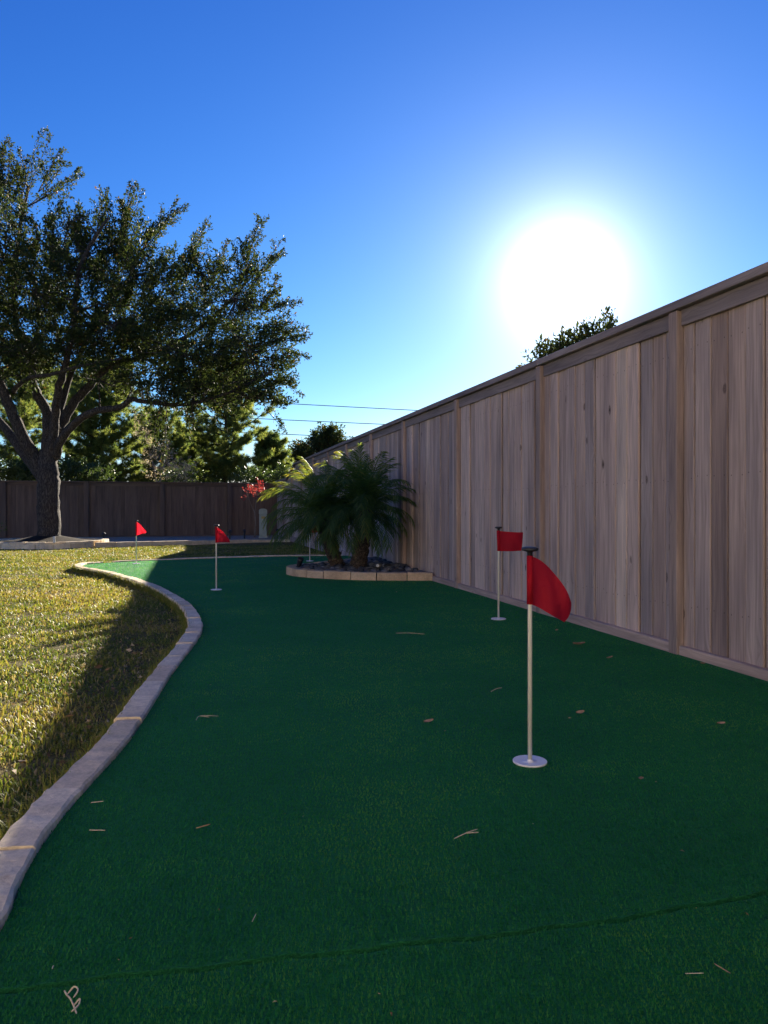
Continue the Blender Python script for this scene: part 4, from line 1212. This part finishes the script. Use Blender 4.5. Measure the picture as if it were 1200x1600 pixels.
# ------------------------------------------------------------------ other trees and shrubs
def leafy(name, px, Yd, blobs, nl, lsize, mat, label, seed, zb=-0.15, trunk_r=0.10, tw_mat=None, cat='tree', up=0.3, width=0.5, spray=True, tmean=0.5):
    """trunk with forked boughs and leaf sprays spread through pixel blobs (cx, cy, rx, ry, depth radius, sprays)"""
    r = random.Random(seed); g = np.random.default_rng(seed)
    x0 = (px - 600) / F * Yd
    root = empty(name, (x0, Yd, zb)); tag(root, label, cat)
    o3 = np.array([x0, Yd, zb])
    zc = max(0.5, min((at(bx, by, Yd).z - zb) for bx, by, *_ in blobs) * 0.6)
    b = MB(); b.tube([Vector((0, 0, 0)), Vector((0.02, 0.02, zc * 0.5)), Vector((0, 0, zc))], [trunk_r * 1.3, trunk_r, trunk_r * 0.85], 9, jit=0.04, rnd=r)
    b.build('trunk', tw_mat or M['bark'], root, smooth=True)
    bb = MB(); P_, D_, L_, T_ = [], [], [], []
    for (cx, cy, rx, ry, rd, ns) in blobs:
        c = np.array(at(cx, cy, Yd)[:]) - o3; sx_, sz_ = rx / F * Yd, ry / F * Yd
        bb.tube([Vector((0, 0, zc * 0.92)), Vector(c * 0.5) + Vector((0, 0, zc * 0.45)), Vector(c)], [trunk_r * 0.7, trunk_r * 0.4, trunk_r * 0.15], 6)
        for k in range(ns):
            v = g.normal(size=3); v /= np.linalg.norm(v); v *= g.random() ** 0.4
            p = c + v * np.array([sx_, rd, sz_])
            d = v * 0.8 + np.array([0, 0, up]) + g.normal(size=3) * 0.3; d /= np.linalg.norm(d)
            L = g.uniform(4, 9) * lsize
            a, dd, ll, tt = spray_leaves(p - d * L * 0.5, d, L, nl, g, lsize * 1.0, lsize, tmean)
            P_.append(a); D_.append(dd); L_.append(ll); T_.append(tt)
            if k % 2 == 0: bb.tube([Vector(c * 0.9 + (p - c) * 0.1), Vector(p - d * L * 0.5), Vector(p + d * L * 0.5)], [trunk_r * 0.10, trunk_r * 0.07, trunk_r * 0.03], 3, cap=False)
    bb.build('branches', tw_mat or M['bark'], root)['kind'] = 'stuff'
    L_ = np.concatenate(L_)
    V, T, C = leaf_cloud(np.vstack(P_), np.vstack(D_), L_, L_ * width, np.concatenate(T_), g)
    link('crown', np_mesh('crown', V, T, mat, C), root)['kind'] = 'stuff'
    return root
leafy('broadleaf_tree', 512, 52.0, [(515, 690, 26, 24, 1.2, 130), (495, 712, 36, 22, 1.5, 120), (470, 712, 18, 18, 1.0, 60)], 46, 0.16, M['oakleaf'],
      'rounded far tree rising above the end of the side fence', 51, trunk_r=0.2, tmean=0.6)
leafy('neighbour_tree', 895, 9.4, [(850, 574, 24, 14, .3, 24), (876, 560, 20, 16, .35, 26), (905, 550, 24, 20, .4, 34), (932, 532, 18, 18, .35, 24), (952, 530, 10, 14, .25, 12), (900, 600, 60, 40, .5, 60)], 30, 0.062, M['oakleaf'],
      'leafy treetop peeking over the side fence below the sun', 52, zb=-0.05, trunk_r=0.06, up=0.9, width=0.42, tmean=0.5)
leafy('bare_shrub', 252, 30.0, [(250, 720, 26, 34, .8, 90), (225, 668, 24, 34, .6, 36), (285, 735, 26, 22, .8, 50)], 16, 0.055, M['paleleaf'],
      'pale twiggy shrub with whitish seed heads behind the rear fence', 53, trunk_r=0.035, tw_mat=M['twig'], cat='shrub', tmean=0.6)
leafy('evergreen_shrub', 300, 33.0, [(290, 750, 44, 20, 1.2, 90), (345, 755, 34, 16, 1.0, 60)], 36, 0.11, M['shrubleaf'],
      'low green shrub behind the rear fence under the open pine', 54, trunk_r=0.06, cat='shrub')
leafy('evergreen_shrub', 415, 31.0, [(400, 748, 34, 14, 1.0, 60), (440, 745, 18, 14, 0.8, 36)], 36, 0.10, M['shrubleaf'],
      'low green shrub behind the rear fence above the red leaved sapling', 55, trunk_r=0.06, cat='shrub')
leafy('evergreen_shrub', 40, 29.0, [(-10, 735, 40, 22, 1.2, 80), (50, 738, 34, 20, 1.0, 70), (130, 742, 46, 16, 1.0, 80)], 36, 0.11, M['shrubleaf'],
      'low green shrub behind the rear fence at the oak trunk', 56, trunk_r=0.06, cat='shrub')
leafy('red_sapling', 398, 23.0, [(402, 768, 15, 11, .2, 30), (404, 758, 7, 6, .12, 8), (385, 770, 12, 9, .15, 5)], 12, 0.045, M['redleaf'],
      'young sapling with red leaves in front of the rear fence', 57, zb=-0.06, trunk_r=0.018, tw_mat=M['twig'], cat='sapling')
# dark little shrub at the far left of the rear bed
leafy('bed_shrub', -14, 17.6, [(-12, 826, 14, 14, .2, 26)], 22, 0.05, M['shrubleaf'], 'small dark shrub in the bed at the left edge of the view', 58, zb=-0.05, trunk_r=0.015, cat='shrub')

# ------------------------------------------------------------------ overhead wires
def wire(y0, x0, y1, x1, Yd, label):
    m_ = (y1 - y0) / (x1 - x0)
    pts = []
    for k in range(25):
        x_ = -300 + 1700 * k / 24
        t = (x_ - 550) / 850
        pts.append(at(x_, y0 + m_ * (x_ - x0) - 5 * t * t, Yd))
    b = MB(); b.tube(pts, 0.034, 5); o = b.build('power_line', M['wire']); tag(o, label, 'power line', 'overhead power lines')
wire(631, 455, 641.5, 655, 72, 'topmost overhead wire in the sky right of the oak')
wire(655, 420, 663, 600, 72, 'second overhead wire from the top')
wire(678, 430, 683.5, 560, 72, 'third overhead wire, passing behind the rounded far tree')
wire(690, 445, 694, 560, 72, 'lowest overhead wire, just above the fence end')

# ------------------------------------------------------------------ litter on the turf
def dry_leaf(px, s, rz, label, curl=0.4):
    p = ground_at(px[0], px[1], 0.012)
    vs, fs = [], []
    n = 6
    for i in range(n + 1):
        t = i / n; w = 0.36 * math.sin(math.pi * min(0.97, t * 0.92 + 0.04)) ** 0.8
        z = curl * (t - 0.5) ** 2
        vs += [(t - 0.5, -w, z + 0.14 * curl + 0.3 * w * curl), (t - 0.5, 0, z), (t - 0.5, w, z + 0.25 * curl + 0.5 * w * curl)]
    for i in range(n):
        for k in range(2):
            a = i * 3 + k; fs.append((a, a + 3, a + 4, a + 1))
    b = MB(); b.add([tuple(c * s for c in v_) for v_ in vs], fs)
    o = b.build('fallen_leaf', M['dryleaf'], None, p, (random.uniform(-.2, .2), random.uniform(-.2, .2), rz))
    tag(o, label, 'leaf', 'litter on the turf')
def twig_on(px, pts, r_, label, mat='straw'):
    p = ground_at(px[0], px[1], 0.010)
    b = MB()
    if isinstance(pts[0][0], (int, float)): pts = [pts]
    fine_pts = []
    for q in pts:
        V3 = [Vector(v_) for v_ in q]; o_ = []
        for i in range(len(V3) - 1):
            p0 = V3[max(0, i - 1)]; p1 = V3[i]; p2 = V3[i + 1]; p3 = V3[min(len(V3) - 1, i + 2)]
            for k in range(4):
                t = k / 4
                o_.append(0.5 * ((2*p1) + (p2-p0)*t + (2*p0-5*p1+4*p2-p3)*t*t + (3*p1-p0-3*p2+p3)*t**3))
        fine_pts.append(o_ + [V3[-1]])
    for q in fine_pts: b.tube([Vector(v_) for v_ in q], [r_ * 0.62] * (len(q) - 1) + [r_ * 0.3], 5)
    o = b.build('fallen_twig', M[mat], None, p); tag(o, label, 'twig', 'litter on the turf')
dry_leaf((670, 1128), 0.040, 0.2, 'thin tan leaf on the turf left of the nearest flagstick, midway up its pole')
dry_leaf((907, 1114), 0.036, 0.1, 'pale dry leaf on the turf right of the nearest pole')
dry_leaf((1127, 1131), 0.032, 0.0, 'tan dry leaf on the turf at the right edge below the fence')
dry_leaf((1002, 1217), 0.022, 1.0, 'small brown curled leaf on the turf right of the nearest cup')
dry_leaf((905, 1007), 0.075, 0.1, 'flat pale leaf on the turf under the tip of the nearest red flag')
dry_leaf((953, 1028), 0.040, 0.3, 'small pale leaf on the turf midway between nearest flag and fence post')
dry_leaf((1098, 1037), 0.034, 0.4, 'white-tan leaf lying against the base board of the side fence')
dry_leaf((870, 985), 0.03, 0.9, 'tiny leaf on the turf left of the nearest flag tip, by the fence')
twig_on((776, 1078), [(-0.03, -0.03, 0), (0, 0, 0.006), (0.03, 0.035, 0.002)], 0.003, 'short pale twig on the turf left of the nearest pole')
twig_on((640, 990), [(-0.09, 0.02, 0), (0.0, 0.0, 0.004), (0.10, -0.02, 0)], 0.0025, 'long thin straw on the turf left of the flag by the fence')
twig_on((323, 1122), [[(-0.035, -0.03, 0), (-0.03, 0.02, 0.004), (0.04, 0.03, 0)], [(-0.03, 0.02, 0.003), (0.01, 0.0, 0.004)]], 0.002, 'bent straw on the turf inside the bend of the edging')
twig_on((152, 1254), [(-0.018, 0.0, 0.0), (0.018, 0.003, 0.003)], 0.002, 'straw on the turf beside the edging, farther of two')
twig_on((152, 1298), [(-0.022, 0.004, 0.0), (0.022, -0.004, 0.003)], 0.002, 'straw on the turf beside the edging, nearer of two')
twig_on((317, 1292), [(-0.016, -0.008, 0.0), (0.018, 0.008, 0.004)], 0.0025, 'brown twig on the turf in the left foreground', 'dryleaf')
twig_on((730, 1305), [[(-0.035, -0.02, 0), (0.0, 0.004, 0.005), (0.03, 0.03, 0.003)], [(0.0, 0.004, 0.004), (0.03, 0.004, 0.006)]], 0.0022, 'forked twig on the turf in the middle foreground')
twig_on((397, 1435), [(-0.002, -0.012, 0.0), (0.002, 0.012, 0.003)], 0.0015, 'tiny straw on the turf above the seam')
twig_on((1130, 1515), [(-0.008, 0.018, 0.0), (0.006, -0.016, 0.003)], 0.0016, 'brown straw on the turf in the right foreground corner', 'dryleaf')
twig_on((1085, 1522), [(-0.016, 0.002, 0.0), (0.016, -0.002, 0.003)], 0.0012, 'faint straw on the turf left of the right corner straw')
twig_on((82, 1514), [(-0.001, 0.006, 0.002), (0.002, -0.006, 0.004)], 0.0018, 'tiny white fleck on the turf above the seam at the left')
twig_on((112, 1566), [[(-0.022, 0.024, 0.004), (-0.012, 0.010, 0.006), (0.0, -0.004, 0.008), (0.010, -0.016, 0.004), (0.022, -0.034, 0.003)],
                      [(-0.012, 0.012, 0.006), (-0.004, 0.020, 0.014), (0.006, 0.012, 0.013), (0.003, 0.0, 0.008)],
                      [(0.010, -0.014, 0.004), (0.016, -0.006, 0.010), (0.018, -0.016, 0.006), (0.012, -0.030, 0.004)]], 0.0024, 'curled pale tendril on the turf in the bottom left corner')

def scatter_bits(name, X, Y, Z, size, mat, tint, label, cat, flat=0.35):
    n = len(X); g = np.random.default_rng(99)
    pos = np.stack([X, Y, Z], 1); d = g.normal(size=(n, 3)); d[:, 2] *= flat
    V, T, C = leaf_cloud(pos, d, size, size * g.uniform(0.3, 0.6, n), tint, g, 0.3)
    o = link(name, np_mesh(name, V, T, mat, C)); tag(o, label, cat, kind='stuff')
litm = m_leaf('dead_leaf', [(0.0, (0.10, 0.06, 0.035)), (0.5, (0.26, 0.17, 0.09)), (1.0, (0.55, 0.45, 0.32))], 0.25, 0.7, 0.2, 1.0)
n = 2600
Y = 1.6 + 15.0 * rng.random(n) ** 1.5; X = -0.62 * Y - 0.5 + rng.random(n) * (0.62 * Y + 1.0)
ok = ~inside(GP, X, Y) & ~inside(GB, X, Y) & (((X - OX) ** 2 + (Y - OY) ** 2) > 1.4 ** 2) & (vnoise(X, Y, 1.3, 31) > 0.38)
X, Y = X[ok], Y[ok]; n = len(X)
scatter_bits('lawn_litter', X, Y, gz_np(Y) + 0.010 + 0.014 * rng.random(n), 0.018 + 0.030 * rng.random(n), litm, rng.random(n), 'small dead leaves scattered through the lawn grass', 'leaf litter')
n = 900
Y = 1.2 + 11.0 * rng.random(n) ** 1.3; X = -0.56 * Y + rng.random(n) * 1.12 * Y
near_f = (FX0 - math.tan(TH) * Y - 0.1) - X
ok = inside(TP, X, Y) & (near_f > 0.01) & (rng.random(n) < 0.22 + 0.9 * np.exp(-near_f / 0.15))
X, Y = X[ok], Y[ok]; n = len(X)
scatter_bits('turf_crumbs', X, Y, np.full(n, 0.009), 0.004 + 0.010 * rng.random(n) ** 2, litm, rng.random(n), 'tiny crumbs of leaf and straw on the putting turf', 'leaf litter', 0.15)
